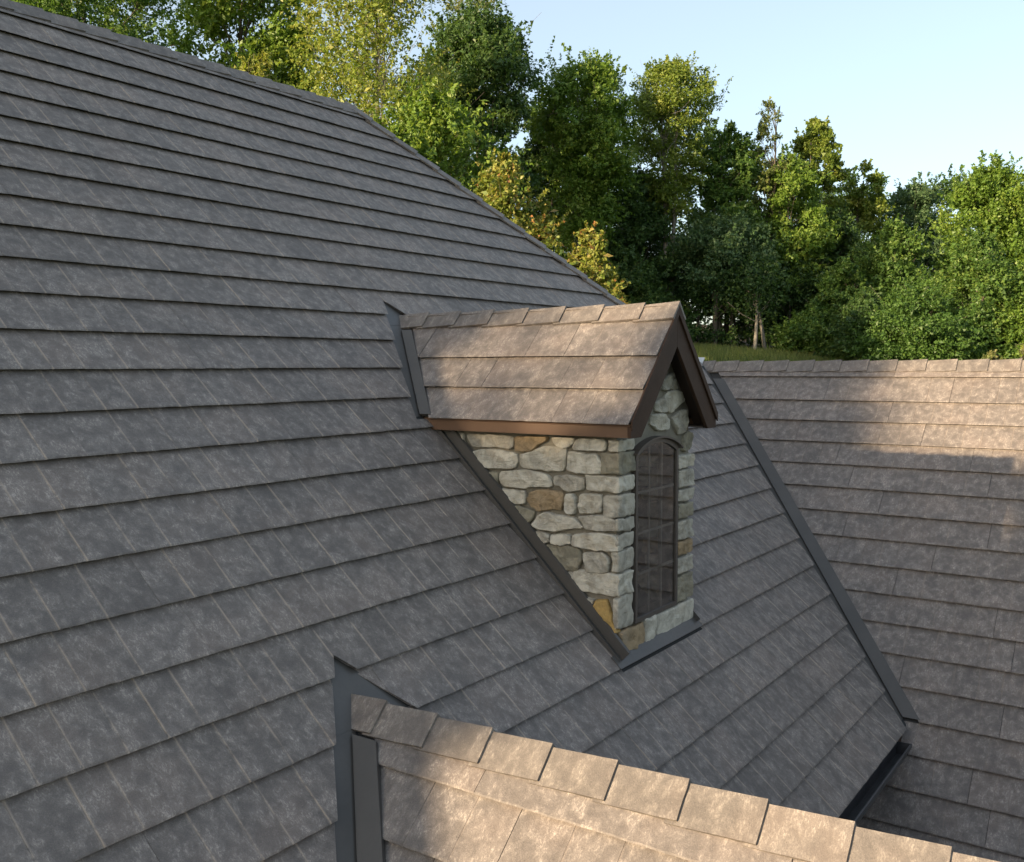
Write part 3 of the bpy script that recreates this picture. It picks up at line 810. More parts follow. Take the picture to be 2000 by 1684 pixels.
# gable stones over the arch, traced on the front plane
def ray_y(px, py, y):
    d = CF + CR*((px-1000)/FPX) + CU*((842-py)/FPX); return d*(y/d.y)
def z2(a, b): return (1180+a/4.953, 560+b/4.953)
FRONT = [('grey', [(560,900),(640,830),(660,870),(610,960),(590,990),(545,1000)]), ('grey', [(650,890),(690,985),(640,1000),(615,985)]),
         ('pale', [(555,1085),(600,1015),(690,1005),(735,1030),(748,1100),(650,1190),(620,1225),(580,1180)]),
         ('grey', [(470,1120),(545,1080),(590,1190),(570,1215),(480,1205)]),
         ('pale', [(440,1240),(560,1232),(605,1290),(590,1380),(490,1385),(430,1330)]),
         ('grey', [(640,1270),(720,1200),(780,1190),(785,1300),(760,1400),(700,1430),(660,1350)]),
         ('green', [(760,1430),(800,1400),(825,1420),(822,1540),(770,1590),(735,1580)])]
for mt, pl in FRONT:
    w = [ray_y(*z2(a, b), WFY) for a, b in pl]; sd_i += 1
    stone([(p.x, p.z) for p in w], lambda a, b: Vector((a, WFY, b)), Vector((0, -1, 0)), 0.026, ST[mt], sd_i)

# ------------------------------------------------------------------ dormer window
win = empty('dormer_window', (WXC, WFY+0.05, WZ0), house); tag(win, 'narrow arched dark window in the stone dormer')
def arch_ring(x_in, z_in, y0, y1, mat, name, parent, bottom=True):
    """frame following the opening: width x_in, arch drop z_in"""
    n = 16; outer = []; inner = []
    for i in range(n+1):
        x = WX0+(WX1-WX0)*i/n; outer.append((x, arch(x)))
        xi = WX0+x_in+(WX1-WX0-2*x_in)*i/n; inner.append((xi, arch(WX0+(WX1-WX0)*i/n)-z_in))
    o = [(WX0, WZ0)]+outer+[(WX1, WZ0)]; q = [(WX0+x_in, WZ0+x_in)]+inner+[(WX1-x_in, WZ0+x_in)]
    bm = bmesh.new(); m = len(o)
    vo = [[bm.verts.new((x, y, z_)) for x, z_ in o] for y in (y0, y1)]; vi = [[bm.verts.new((x, y, z_)) for x, z_ in q] for y in (y0, y1)]
    for i in range(m):
        j = (i+1) % m
        bm.faces.new((vo[0][i], vo[0][j], vi[0][j], vi[0][i])); bm.faces.new((vo[1][j], vo[1][i], vi[1][i], vi[1][j]))
        bm.faces.new((vo[0][j], vo[0][i], vo[1][i], vo[1][j])); bm.faces.new((vi[0][i], vi[0][j], vi[1][j], vi[1][i]))
    return bm_obj(name, bm, mat, parent), q
fr, inner = arch_ring(0.028, 0.028, WFY-0.036, WFY+0.085, WINFR, 'frame', win)
bm = bmesh.new(); prism(bm, [(x, WFY-0.024, z_) for x, z_ in inner], (0, 0.004, 0)); bm_obj('pane', bm, GLASS, win)
for i in (1, 2):
    x = WX0+0.040+(WX1-WX0-0.08)*i/3
    box('muntin', (x-0.008, WFY-0.019, WZ0+0.029), (x+0.008, WFY-0.009, arch(x)-0.029), MUNT, win)
for i in (1, 2, 3):
    z_ = WZ0+0.045+(WZA-WZ0-0.12)*i/4
    box('muntin', (WX0+0.029, WFY-0.0185, z_-0.008), (WX1-0.029, WFY-0.0095, z_+0.008), MUNT, win)
# arched drip hood
bm = bmesh.new(); n = 16; prev = None
for i in range(n+1):
    x = WX0-0.03+(WX1-WX0+0.06)*i/n; za = arch(min(max(x, WX0), WX1))-(0.022 if i in (0, n) else 0)
    ring = [bm.verts.new((x, y, z_)) for y, z_ in ((WFY-0.060, za+0.002), (WFY+0.03, za+0.002), (WFY+0.03, za+0.014), (WFY-0.060, za+0.014))]
    if prev:
        for j in range(4): bm.faces.new((prev[j], prev[(j+1) % 4], ring[(j+1) % 4], ring[j]))
    else: bm.faces.new(ring)
    prev = ring
bm.faces.new(prev); bm_obj('drip_hood', bm, WINFR, win)
# dark room behind
bm = bmesh.new()
x0, x1, y0, y1, z0, z1 = WX0-0.1, WX1+0.1, WFY+0.125, WFY+1.2, -1.95, -0.3
v = [bm.verts.new(p) for p in ((x0, y0, z0), (x1, y0, z0), (x1, y1, z0), (x0, y1, z0), (x0, y0, z1), (x1, y0, z1), (x1, y1, z1), (x0, y1, z1))]
for f in ((3, 2, 1, 0), (4, 5, 6, 7), (2, 3, 7, 6), (0, 3, 7, 4), (1, 2, 6, 5)): bm.faces.new([v[i] for i in f])
bm_obj('room', bm, DARKIN, win)

# ------------------------------------------------------------------ wall flashings round the dormer
nmv = Vector(nm); downv = Vector((0, -CM, -SM))
for s, X in ((-1, WLX), (1, WRX)):
    top = Vector((X, YE+ZF1/TM+0.02, ZF1+0.02*TM)); bot = Vector((X, WFY-0.045, zmain(WFY-0.045)))
    L = bot-top
    up_ = 0.105 if s < 0 else 0.06
    # base leg, channel lip, upstand
    a = top+Vector((s*0.082, 0, 0))
    piece('wall_flashing', [a+nmv*0.004, a+nmv*0.030, top+Vector((s*0.034, 0, 0))+nmv*0.030, top+Vector((s*0.034, 0, 0))+nmv*0.004], L, FLASH, house)
    piece('wall_flashing', [top+Vector((s*0.048, 0, 0))+nmv*0.0305, top+Vector((s*0.048, 0, 0))+nmv*up_, top+Vector((s*0.030, 0, 0))+nmv*(up_+0.007), top+Vector((s*0.030, 0, 0))+nmv*0.0305], L, FLASH, house)
    piece('wall_flashing', [a+nmv*0.0305, a+nmv*0.040, a-Vector((s*0.010, 0, 0))+nmv*0.040, a-Vector((s*0.010, 0, 0))+nmv*0.0305], L, FLASH, house)
# apron in front
ap = [Vector((WLX-0.12, WFY-0.01, zmain(WFY-0.01))), Vector((WRX+0.06, WFY-0.01, zmain(WFY-0.01)))]
dd = downv*0.095
piece('apron_flashing', [ap[0]+nmv*0.026, ap[1]+nmv*0.026, ap[1]+dd+nmv*0.026, ap[0]+dd+nmv*0.026], nmv*0.008, FLASH, house)

# ------------------------------------------------------------------ main eave: fascia, gutter
gx0, gx1 = XL, 7.96
prof = [(0.0, 0.0), (0.0, -0.11), (-0.085, -0.11), (-0.10, -0.07), (-0.125, -0.03), (-0.125, 0.0), (-0.112, 0.0), (-0.112, -0.026), (-0.09, -0.066), (-0.078, -0.098), (-0.008, -0.098), (-0.008, 0.0)]
gut = piece('gutter', [(gx0, YEAVE+0.012+a, ZEAVE-0.035+b) for a, b in prof], (gx1-gx0, 0, 0), GUTTER, house)
piece('gutter_end', [(gx1, YEAVE+0.012, ZEAVE-0.035), (gx1, YEAVE+0.012, ZEAVE-0.145), (gx1, YEAVE-0.073, ZEAVE-0.145), (gx1, YEAVE-0.113, ZEAVE-0.062), (gx1, YEAVE-0.113, ZEAVE-0.032)], (0.006, 0, 0), GUTTER, gut)
box('eave_fascia', (XL, YEAVE+0.013, ZEAVE-0.20), (8.2, YEAVE+0.035, ZEAVE-0.015), DKBROWN, house)
# walls below the roofs
box('wall', (XL+0.3, 2.22, GZ-0.3), (XH+5.4, 2*YR-2.3, ZEAVE-0.02), SIDING, house)
box('wall', (XR-3.9, -3.7, GZ-0.3), (XR+3.9, 2.21, -4.45), SIDING, house)
box('wall', (XW-1.95, -3.2, GZ-0.3), (XW+1.95, 2.215, ZW-2.2), SIDING, house)
prw = [(XW-1.95, -3.2, ZW-2.2), (XW+1.95, -3.2, ZW-2.2), (XW, -3.2, ZW-0.2)]
piece('wall', prw, (0, 0.2, 0), SIDING, house)
prw = [(XR-3.9, -3.7, -4.45), (XR+3.9, -3.7, -4.45), (XR, -3.7, -0.2)]
piece('wall', prw, (0, 0.2, 0), SIDING, house)
print('panels', nmain, nright, nwing, nd, 'stones', sd_i)
#TREES
# ------------------------------------------------------------------ trees
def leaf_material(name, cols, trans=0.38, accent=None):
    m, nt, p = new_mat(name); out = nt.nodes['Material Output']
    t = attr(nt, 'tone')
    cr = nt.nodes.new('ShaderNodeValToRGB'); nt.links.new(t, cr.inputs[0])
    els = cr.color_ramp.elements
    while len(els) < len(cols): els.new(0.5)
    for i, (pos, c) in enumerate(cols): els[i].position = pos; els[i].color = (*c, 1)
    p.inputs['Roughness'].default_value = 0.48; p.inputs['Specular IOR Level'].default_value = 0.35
    nt.links.new(cr.outputs[0], p.inputs['Base Color'])
    tl = nt.nodes.new('ShaderNodeBsdfTranslucent')
    nt.links.new(mixc(nt, cr.outputs[0], (1.25, 1.25, 0.7), 1.0, 'MULTIPLY'), tl.inputs[0])
    mx = nt.nodes.new('ShaderNodeMixShader'); mx.inputs[0].default_value = trans
    nt.links.new(p.outputs[0], mx.inputs[1]); nt.links.new(tl.outputs[0], mx.inputs[2]); nt.links.new(mx.outputs[0], out.inputs[0])
    return m
LEAF = {
 'deep': leaf_material('leaf_deep_green', [(0, (0.036, 0.075, 0.022)), (0.6, (0.066, 0.125, 0.032)), (1, (0.105, 0.165, 0.042))]),
 'green': leaf_material('leaf_green', [(0, (0.056, 0.115, 0.024)), (0.6, (0.098, 0.180, 0.036)), (1, (0.165, 0.235, 0.050))]),
 'bright': leaf_material('leaf_bright_green', [(0, (0.090, 0.165, 0.024)), (0.6, (0.155, 0.245, 0.038)), (1, (0.230, 0.290, 0.056))]),
 'yellow': leaf_material('leaf_yellow_green', [(0, (0.120, 0.180, 0.028)), (0.5, (0.200, 0.255, 0.042)), (1, (0.300, 0.300, 0.075))]),
 'autumn': leaf_material('leaf_autumn', [(0, (0.130, 0.185, 0.032)), (0.5, (0.245, 0.265, 0.055)), (0.82, (0.350, 0.285, 0.080)), (1, (0.330, 0.150, 0.060))]),
 'pale': leaf_material('leaf_pale_olive', [(0, (0.095, 0.140, 0.036)), (0.6, (0.160, 0.200, 0.055)), (1, (0.235, 0.235, 0.090))]),
 'blue': leaf_material('leaf_blue_green', [(0, (0.048, 0.095, 0.040)), (0.6, (0.080, 0.145, 0.058)), (1, (0.120, 0.180, 0.075))]),
}
def leaf_mesh(name, pos, nrm, size, tone, rng, aspect=0.55, k=4):
    n = len(pos)
    r = rng.normal(size=(n, 3)); ax = r - nrm*(r*nrm).sum(1, keepdims=True); ax /= np.linalg.norm(ax, axis=1, keepdims=True)+1e-9
    ax[:, 2] -= 0.25; ax /= np.linalg.norm(ax, axis=1, keepdims=True)+1e-9
    bi = np.cross(nrm, ax); bi /= np.linalg.norm(bi, axis=1, keepdims=True)+1e-9
    s = size[:, None]
    v = np.empty((n, k, 3))
    if k == 4:
        v[:, 0] = pos - ax*s*0.5; v[:, 2] = pos + ax*s*0.55
        mid = pos + ax*s*0.05 + nrm*s*0.10
        v[:, 1] = mid + bi*s*aspect*0.5; v[:, 3] = mid - bi*s*aspect*0.5
    else:
        v[:, 0] = pos + ax*s*0.55; v[:, 1] = pos - ax*s*0.35 + bi*s*0.38; v[:, 2] = pos - ax*s*0.40 - bi*s*0.34
    me = bpy.data.meshes.new(name)
    me.vertices.add(k*n); me.vertices.foreach_set('co', v.ravel())
    me.loops.add(k*n); me.loops.foreach_set('vertex_index', np.arange(k*n, dtype=np.int32))
    me.polygons.add(n); me.polygons.foreach_set('loop_start', np.arange(0, k*n, k, dtype=np.int32))
    me.update(calc_edges=True)
    a = me.attributes.new('tone', 'FLOAT', 'FACE'); a.data.foreach_set('value', np.clip(tone, 0, 1).astype(np.float32))
    return me
def tube(vs, fs, pts, rad, sides=6):
    base = len(vs)
    for i, p in enumerate(pts):
        d = (pts[min(i+1, len(pts)-1)]-pts[max(i-1, 0)]); d = d/(np.linalg.norm(d)+1e-9)
        a = np.cross(d, (0.3, 0.9, 0.1)); a /= np.linalg.norm(a)+1e-9; b = np.cross(d, a)
        for k in range(sides):
            t = 2*math.pi*k/sides; vs.append(p+rad[i]*(math.cos(t)*a+math.sin(t)*b))
    for i in range(len(pts)-1):
        for k in range(sides):
            k2 = (k+1) % sides
            fs.append((base+i*sides+k, base+i*sides+k2, base+(i+1)*sides+k2, base+(i+1)*sides+k))
def crown_points(rng, n, C, Rr, zb, zt, shape, nclump, spray, csize, gap):
    """leaf positions, outward directions, per-clump tone; C = crown axis (x,y)"""
    H = zt-zb; cl = []
    tries = 0
    while len(cl) < nclump and tries < nclump*8:
        tries += 1
        t = rng.random()
        if shape == 'round': pr = (max(0, 1-(2*t-1)**2))**0.5*(0.85+0.15*(1-t))
        elif shape == 'vase': pr = 0.35+0.75*t**0.8 if t < 0.72 else (1.0)*max(0, (1-(t-0.72)/0.28*0.999))**0.55
        elif shape == 'cone': pr = max(0.05, (1-t)**0.75)*min(1, 0.45+3*t)
        elif shape == 'tall': pr = min(1, 0.5+2.2*t)*max(0, 1-t**3.0)**0.6
        else: pr = max(0, 1-t**2.2)**0.7
        th = rng.random()*2*math.pi; rr = pr*Rr*rng.random()**0.45
        c = np.array([C[0]+rr*math.cos(th), C[1]+rr*math.sin(th), zb+t*H])
        if rng.random() < gap*0.5: continue
        cl.append((c, csize*(0.65+0.7*rng.random())*(0.55+0.45*pr), rng.normal()*0.16))
    per = np.array([c[1]**2 for c in cl]); per = per/per.sum()
    pos = []; out = []; tone = []
    axis = np.array([C[0], C[1], zb+0.35*H])
    for (c, r, tn), w in zip(cl, per):
        k = max(8, int(n*w)); kb = int(k*(1-spray)); ks = k-kb
        d = rng.normal(size=(kb, 3)); d /= np.linalg.norm(d, axis=1, keepdims=True); d[:, 2] = d[:, 2]*0.8+0.12
        pb = c + d*(r*rng.random((kb, 1))**0.42)*np.array([1, 1, 0.72])
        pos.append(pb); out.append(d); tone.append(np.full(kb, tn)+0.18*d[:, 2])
        if ks > 0:
            nsp = max(3, ks//26)
            o = c-axis; o = o/(np.linalg.norm(o)+1e-6)
            sd_ = o*0.75+np.array([0, 0, 0.55])+rng.normal(size=(nsp, 3))*0.65
            sd_ /= np.linalg.norm(sd_, axis=1, keepdims=True)
            st_ = c + rng.normal(size=(nsp, 3))*r*0.30
            ln = r*(0.9+0.8*rng.random(nsp))
            idx = rng.integers(0, nsp, ks); tt = rng.random(ks)**0.75
            ps = st_[idx]+sd_[idx]*(ln[idx]*tt)[:, None] + rng.normal(size=(ks, 3))*(0.10*r*(1.15-tt))[:, None]
            ps[:, 2] -= 0.10*r*tt**2
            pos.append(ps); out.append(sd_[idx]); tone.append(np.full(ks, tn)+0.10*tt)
    return np.concatenate(pos), np.concatenate(out), np.concatenate(tone), cl
TREES = {}
def tree(name, label, px, top, halfw, D, bottom, leaf, n=9000, size=0.15, shape='round', nclump=60, spray=0.5, csize=None, gap=0.0, bark=BARK,
         seed=1, trunks=1, group=None, cat='tree', tbias=0.5, tvar=0.22, lean=0.0, aspect=0.55, xy=None, H=None, trunk_r=None, bare=0):
    rng = np.random.default_rng(seed); far = D > 33; n = int(n*(4.2 if far else 2.4)); nclump = int(nclump*(1.9 if far else 1.5)); size *= 0.74 if far else 0.88; spray *= 0.8 if far else 1.0; gap *= 0.6; halfw *= 1.10 if xy is None else 1.0
    if xy is None:
        topP = at(px, top, D); botP = at(px, bottom, D)
        X, Y = topP.x, topP.y; zt, zb_ = topP.z, botP.z; Rr = halfw/FPX*D
    else: X, Y = xy; zt, zb_ = H; Rr = halfw
    g = float(ground_h(X, Y)); zb_ = max(zb_, g+0.15)
    root = empty(name, (X, Y, g)); tag(root, label, cat, group)
    if csize is None: csize = Rr*(0.31 if far else 0.34)
    pos, out, tone, cl = crown_points(rng, n, (X+lean*Rr, Y), Rr, zb_+csize*0.3, zt-csize*0.55, shape, nclump, spray, csize, gap)
    N_ = rng.normal(size=pos.shape)*0.75+out*0.55+np.array([0, 0, 0.45]); N_ /= np.linalg.norm(N_, axis=1, keepdims=True)
    keep = pos[:, 2] > g+0.05; pos, N_, tone = pos[keep], N_[keep], tone[keep]
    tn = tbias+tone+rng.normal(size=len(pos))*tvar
    sz = size*np.exp(rng.normal(size=len(pos))*0.32)
    base = np.array([X, Y, g])
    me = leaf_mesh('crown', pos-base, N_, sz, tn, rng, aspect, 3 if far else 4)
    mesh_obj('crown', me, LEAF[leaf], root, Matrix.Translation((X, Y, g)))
    vs, fs = [], []
    Ht = zt-g; tr = trunk_r or (0.010*Ht+0.03)
    for k in range(trunks):
        a = rng.random()*6.28; off_ = np.array([math.cos(a), math.sin(a), 0])*(0.0 if k == 0 else 0.35)
        npt = 9; pts = []; rad = []
        drift = rng.normal(size=2)*0.035*Ht; wob = rng.random(2)*6
        for i in range(npt):
            t = i/(npt-1)
            pts.append(base+off_+np.array([drift[0]*t**1.5+0.05*math.sin(4*t+wob[0])*tr*8+lean*Rr*t, drift[1]*t**1.5+0.05*math.sin(5*t+wob[1])*tr*8, -0.15+t*Ht*0.90]))
            rad.append(tr*(1.18 if i == 0 else 1)*(1-0.86*t)*(0.85 if k else 1))
        tube(vs, fs, pts, rad, 7)
        main = np.array(pts)
        order = rng.permutation(len(cl))[:min(len(cl), 34+bare)] if k == 0 else rng.permutation(len(cl))[:10]
        for ci in order:
            c = cl[ci][0]
            dxy = np.linalg.norm(c[:2]-base[:2]); zs = c[2]-0.35*Ht*0.25-dxy*0.75
            zs = min(max(zs, zb_-0.1*Ht if trunks else zb_), g+0.86*Ht)
            zs = max(zs, g+0.12*Ht)
            i = np.interp(zs, main[:, 2], np.arange(npt)); i0 = int(min(npt-2, math.floor(i))); s_ = main[i0]+(main[i0+1]-main[i0])*(i-i0)
            r0 = max(0.012, np.interp(i, np.arange(npt), rad)*0.42)
            m_ = (s_+c)/2+np.array([0, 0, 0.08*np.linalg.norm(c-s_)])+rng.normal(size=3)*0.05*np.linalg.norm(c-s_)
            m2 = s_*0.25+c*0.75+np.array([0, 0, 0.06*np.linalg.norm(c-s_)])+rng.normal(size=3)*0.04*np.linalg.norm(c-s_)
            tube(vs, fs, [s_, m_, m2, c], [r0, r0*0.62, r0*0.4, 0.008], 5)
            for _ in range(3 if Ht > 5 else 2):
                e = c+rng.normal(size=3)*cl[ci][1]*0.75+np.array([0, 0, cl[ci][1]*0.35])
                tube(vs, fs, [m2, (m2+e)/2+rng.normal(size=3)*0.06, e], [r0*0.34, r0*0.22, 0.005], 4)
    me = bpy.data.meshes.new('trunk'); me.from_pydata([tuple(v-base) for v in vs], [], fs); me.update()
    me.polygons.foreach_set('use_smooth', [True]*len(me.polygons))
    mesh_obj('trunk', me, bark, root, Matrix.Translation((X, Y, g)))
    return root

# trees close behind the main roof, left to right
tree('maple_tree', 'dense dark green maple at the top left corner above the roof ridge', 165, -330, 150, 36, 330, 'green', 17000, 0.17, 'round', 90, 0.45, seed=11)
tree('small_tree', 'small distant green tree in the sky gap beside the top left maple', 345, 55, 30, 52, 330, 'green', 4000, 0.16, 'round', 26, 0.5, seed=12)
tree('hardwood_tree', 'bright green leafy tree right of the sky gap at the top left', 470, -240, 112, 31, 320, 'bright', 17000, 0.15, 'tall', 85, 0.55, seed=13, gap=0.2)
tree('sapling', 'low yellow-green sapling peeking over the ridge below the bright green tree', 498, 112, 52, 24, 330, 'yellow', 4500, 0.11, 'round', 30, 0.7, seed=14)
tree('birch_tree', 'tall yellowish thin-leaved tree with pale bare branches above the hip', 725, -190, 138, 29, 420, 'yellow', 17000, 0.115, 'tall', 120, 0.6, seed=15, gap=0.3, bark=PALEBARK, csize=0.95, trunks=2, bare=40, trunk_r=0.10)
tree('oak_tree', 'dark green oak in shade rising behind the yellowish thin-leaved tree', 930, 20, 112, 40, 420, 'deep', 17000, 0.17, 'round', 80, 0.45, seed=16)
tree('thin_tree', 'wispy thin-leaved treetop just above the dark green oak', 905, -60, 62, 44, 300, 'pale', 3000, 0.13, 'vase', 42, 0.6, seed=17, gap=0.3, bark=PALEBARK)
tree('elm_tree', 'feathery sunlit green tree right behind the hip below the dark oak', 840, 165, 128, 27, 520, 'bright', 17000, 0.13, 'dome', 90, 0.75, seed=18, tbias=0.45)
tree('young_tree', 'lower bright green tree hugging the hip between ridge end and orange-tinged bush', 770, 250, 80, 25, 560, 'bright', 9000, 0.12, 'dome', 50, 0.7, seed=19)
tree('cherry_tree', 'yellow and orange tinged bushy tree behind the middle of the hip', 985, 300, 92, 24, 640, 'autumn', 11000, 0.115, 'dome', 60, 0.65, seed=20, tbias=0.30, tvar=0.26)
tree('cherry_tree', 'small orange tinged tree at the foot of the hip above the dormer ridge', 1155, 445, 68, 23, 700, 'autumn', 5500, 0.11, 'dome', 38, 0.75, seed=21, tbias=0.36, tvar=0.26)
# the wood across the meadow
tree('maple_tree', 'tall upright tree with sunlit top and forked trunk in the middle of the wood', 1140, 108, 100, 43, 470, 'bright', 17000, 0.16, 'vase', 85, 0.6, seed=31, tbias=0.4, trunks=2, bark=PALEBARK)
tree('ash_tree', 'tall airy tree with twin grey trunks right of the forked maple', 1312, 116, 82, 45, 430, 'yellow', 10000, 0.14, 'vase', 80, 0.55, seed=32, gap=0.25, tbias=0.2, trunks=2, bark=PALEBARK)
tree('oak_tree', 'dark rounded treetop right of the airy twin-trunked tree', 1425, 238, 62, 46, 560, 'green', 11000, 0.17, 'tall', 60, 0.5, seed=33)
tree('dead_topped_tree', 'slender half-bare tree standing above the wood against the sky', 1505, 188, 34, 46, 420, 'pale', 1700, 0.13, 'tall', 34, 0.6, seed=34, gap=0.35, bark=BARK, bare=20)
tree('oak_tree', 'sunlit olive treetop right of the half-bare slender tree', 1598, 230, 52, 48, 560, 'yellow', 9500, 0.17, 'vase', 48, 0.5, seed=35, tbias=0.3)
tree('hardwood_tree', 'broad bright green tree below the olive treetop', 1545, 305, 75, 46, 640, 'bright', 12000, 0.17, 'tall', 62, 0.5, seed=36, tbias=0.35)
tree('hardwood_tree', 'mid green tree with a yellow crest where the treeline steps down', 1690, 312, 52, 50, 640, 'yellow', 8500, 0.17, 'tall', 50, 0.55, seed=37, tbias=0.25)
tree('thin_tree', 'loose-leaved tree low in the dip of the treeline', 1785, 352, 78, 52, 660, 'blue', 10000, 0.17, 'round', 50, 0.55, seed=38, gap=0.2)
tree('maple_tree', 'big sunlit bright green maple at the right edge', 1938, 318, 92, 44, 700, 'bright', 17000, 0.165, 'round', 85, 0.65, seed=40, tbias=0.3)
tree('maple_tree', 'dark maple at the right edge behind the bright green one', 2075, 300, 95, 50, 700, 'green', 11000, 0.18, 'round', 60, 0.5, seed=41)
# middle layer of the wood
tree('hemlock_tree', 'dark layered tree filling the wood left of the forked maple', 1075, 215, 70, 46, 600, 'deep', 11000, 0.18, 'tall', 60, 0.4, seed=51)
tree('beech_tree', 'dark layered beech under the airy twin-trunked tree', 1250, 330, 85, 46, 690, 'deep', 12000, 0.18, 'tall', 64, 0.45, seed=52)
tree('beech_tree', 'shaded green tree with drooping layers above the pale trunks', 1410, 420, 90, 44.5, 590, 'blue', 14000, 0.15, 'tall', 72, 0.5, seed=53)
tree('beech_tree', 'dark green tree in the middle of the wood behind the meadow edge', 1525, 470, 80, 46.5, 640, 'deep', 12000, 0.16, 'tall', 64, 0.5, seed=54)
tree('beech_tree', 'tall dark tree with layered branches below the olive treetop', 1625, 400, 75, 47, 690, 'deep', 12000, 0.17, 'tall', 64, 0.5, seed=55)
tree('young_tree', 'bright young green tree with lifted branches in front of the wood', 1655, 505, 52, 42, 718, 'green', 8000, 0.14, 'tall', 46, 0.65, seed=56, tbias=0.5)
tree('maple_tree', 'fresh green maple with star-shaped top in front of the treeline dip', 1752, 432, 80, 43, 715, 'green', 14000, 0.15, 'dome', 74, 0.7, seed=57, tbias=0.35)
tree('maple_tree', 'rounded yellow-crested tree in front of the bright maple at right', 1915, 452, 82, 39, 720, 'green', 14000, 0.14, 'dome', 74, 0.65, seed=58, tbias=0.45, tvar=0.3)
tree('maple_tree', 'lower yellow-green tree cut by the right edge', 2005, 500, 62, 38, 720, 'bright', 9000, 0.14, 'dome', 50, 0.65, seed=59, tbias=0.25)
tree('maple_tree', 'low spreading green maple in front of the wood above the lit ridge', 1800, 560, 95, 38, 722, 'green', 13000, 0.13, 'dome', 70, 0.55, seed=60, tbias=0.15)
tree('maple_tree', 'dark low tree at the wood edge where the meadow ends', 1690, 575, 70, 40, 720, 'deep', 10000, 0.14, 'dome', 56, 0.5, seed=61)
tree('young_tree', 'dark sapling thicket tree left of the low spreading maple', 1600, 590, 58, 42, 712, 'green', 8000, 0.14, 'dome', 46, 0.5, seed=62, tbias=0.25)
tree('shrub', 'dark undergrowth shrub above the dormer gable at the wood edge', 1275, 560, 60, 43, 715, 'deep', 9000, 0.15, 'dome', 50, 0.5, seed=63, cat='shrub')
tree('shrub', 'dark leafy shrub between the orange tinged trees and the dormer gable', 1210, 480, 70, 44, 700, 'deep', 9500, 0.16, 'tall', 54, 0.5, seed=64, cat='shrub')
tree('shrub', 'grey-green garden shrub peeking over the right ridge near the right edge', 1940, 690, 26, 20, 740, 'pale', 2600, 0.06, 'dome', 22, 0.8, seed=65, cat='shrub')
tree('conifer_shrub', 'golden conifer tip at the right edge above the lit ridge', 2000, 672, 14, 19, 760, 'yellow', 3200, 0.05, 'cone', 30, 0.6, seed=66, cat='shrub')
# slim trunks at the meadow edge
def stem(label, px, base_py, topy, D, r, seed, lean=0.0, mat=BARK):
    rng = np.random.default_rng(seed); b = at(px, base_py, D); t = at(px+lean, topy, D)
    g = float(ground_h(b.x, b.y)); vs, fs = [], []
    pts = [np.array([b.x+(t.x-b.x)*s+0.06*math.sin(5*s+seed), b.y+(t.y-b.y)*s, g-0.1+(t.z-g)*s]) for s in np.linspace(0, 1, 9)]
    tube(vs, fs, pts, [r*(1.25 if s == 0 else 1)*(1-0.55*s) for s in np.linspace(0, 1, 9)], 8)
    base = np.array([b.x, b.y, g])
    root = empty('slim_tree', (b.x, b.y, g)); tag(root, label, 'tree', 'slim trunks at the meadow edge')
    for k in range(6):
        p = pts[4+k % 4]; e = p+np.array([rng.normal()*0.8, rng.normal()*0.8, 0.5+rng.random()*0.6])
        tube(vs, fs, [p, (p+e)/2+rng.normal(size=3)*0.08, e], [r*0.3, r*0.2, 0.01], 4)
    me = bpy.data.meshes.new('trunk'); me.from_pydata([tuple(v-base) for v in vs], [], fs); me.update()
    me.polygons.foreach_set('use_smooth', [True]*len(me.polygons))
    mesh_obj('trunk', me, mat, root, Matrix.Translation(tuple(base)))
    n = 1500; c = pts[-1]; d = rng.normal(size=(n, 3)); d /= np.linalg.norm(d, axis=1, keepdims=True)
    pos = c+d*np.array([1.5, 1.5, 1.6])*rng.random((n, 1))**0.5
    nn = rng.normal(size=(n, 3))+np.array([0, 0, 0.6]); nn /= np.linalg.norm(nn, axis=1, keepdims=True)
    me = leaf_mesh('crown', pos-base, nn, 0.14*(0.6+0.8*rng.random(n)), 0.4+0.25*rng.normal(size=n), rng)
    mesh_obj('crown', me, LEAF['deep'], root, Matrix.Translation(tuple(base)))
for i, (lb, px, D, r, ln, mt) in enumerate([
    ('thick grey-brown trunk nearest the dormer gable at the meadow edge', 1393, 43.5, 0.155, 8, BARK), ('slim trunk right of the thick one beside the dormer gable', 1407, 44.2, 0.09, -4, BARK),
    ('slim grey trunk in the middle of the meadow edge group', 1428, 44.0, 0.10, 3, BARK), ('thin trunk just right of the middle one', 1436, 45.2, 0.07, -3, BARK),
    ('pale straight trunk standing forward at the meadow edge', 1475, 42.6, 0.095, 4, PALEBARK), ('pale bent trunk right of the straight pale one', 1496, 43.0, 0.10, -22, PALEBARK),
    ('thin dark trunk at the left end of the meadow edge group', 1362, 45.0, 0.08, 4, BARK), ('thin dark trunk alone right of the bent pale one', 1540, 45.0, 0.07, 5, BARK)]):
    stem(lb, px, 700, 560, D, r, 70+i, ln, mt)

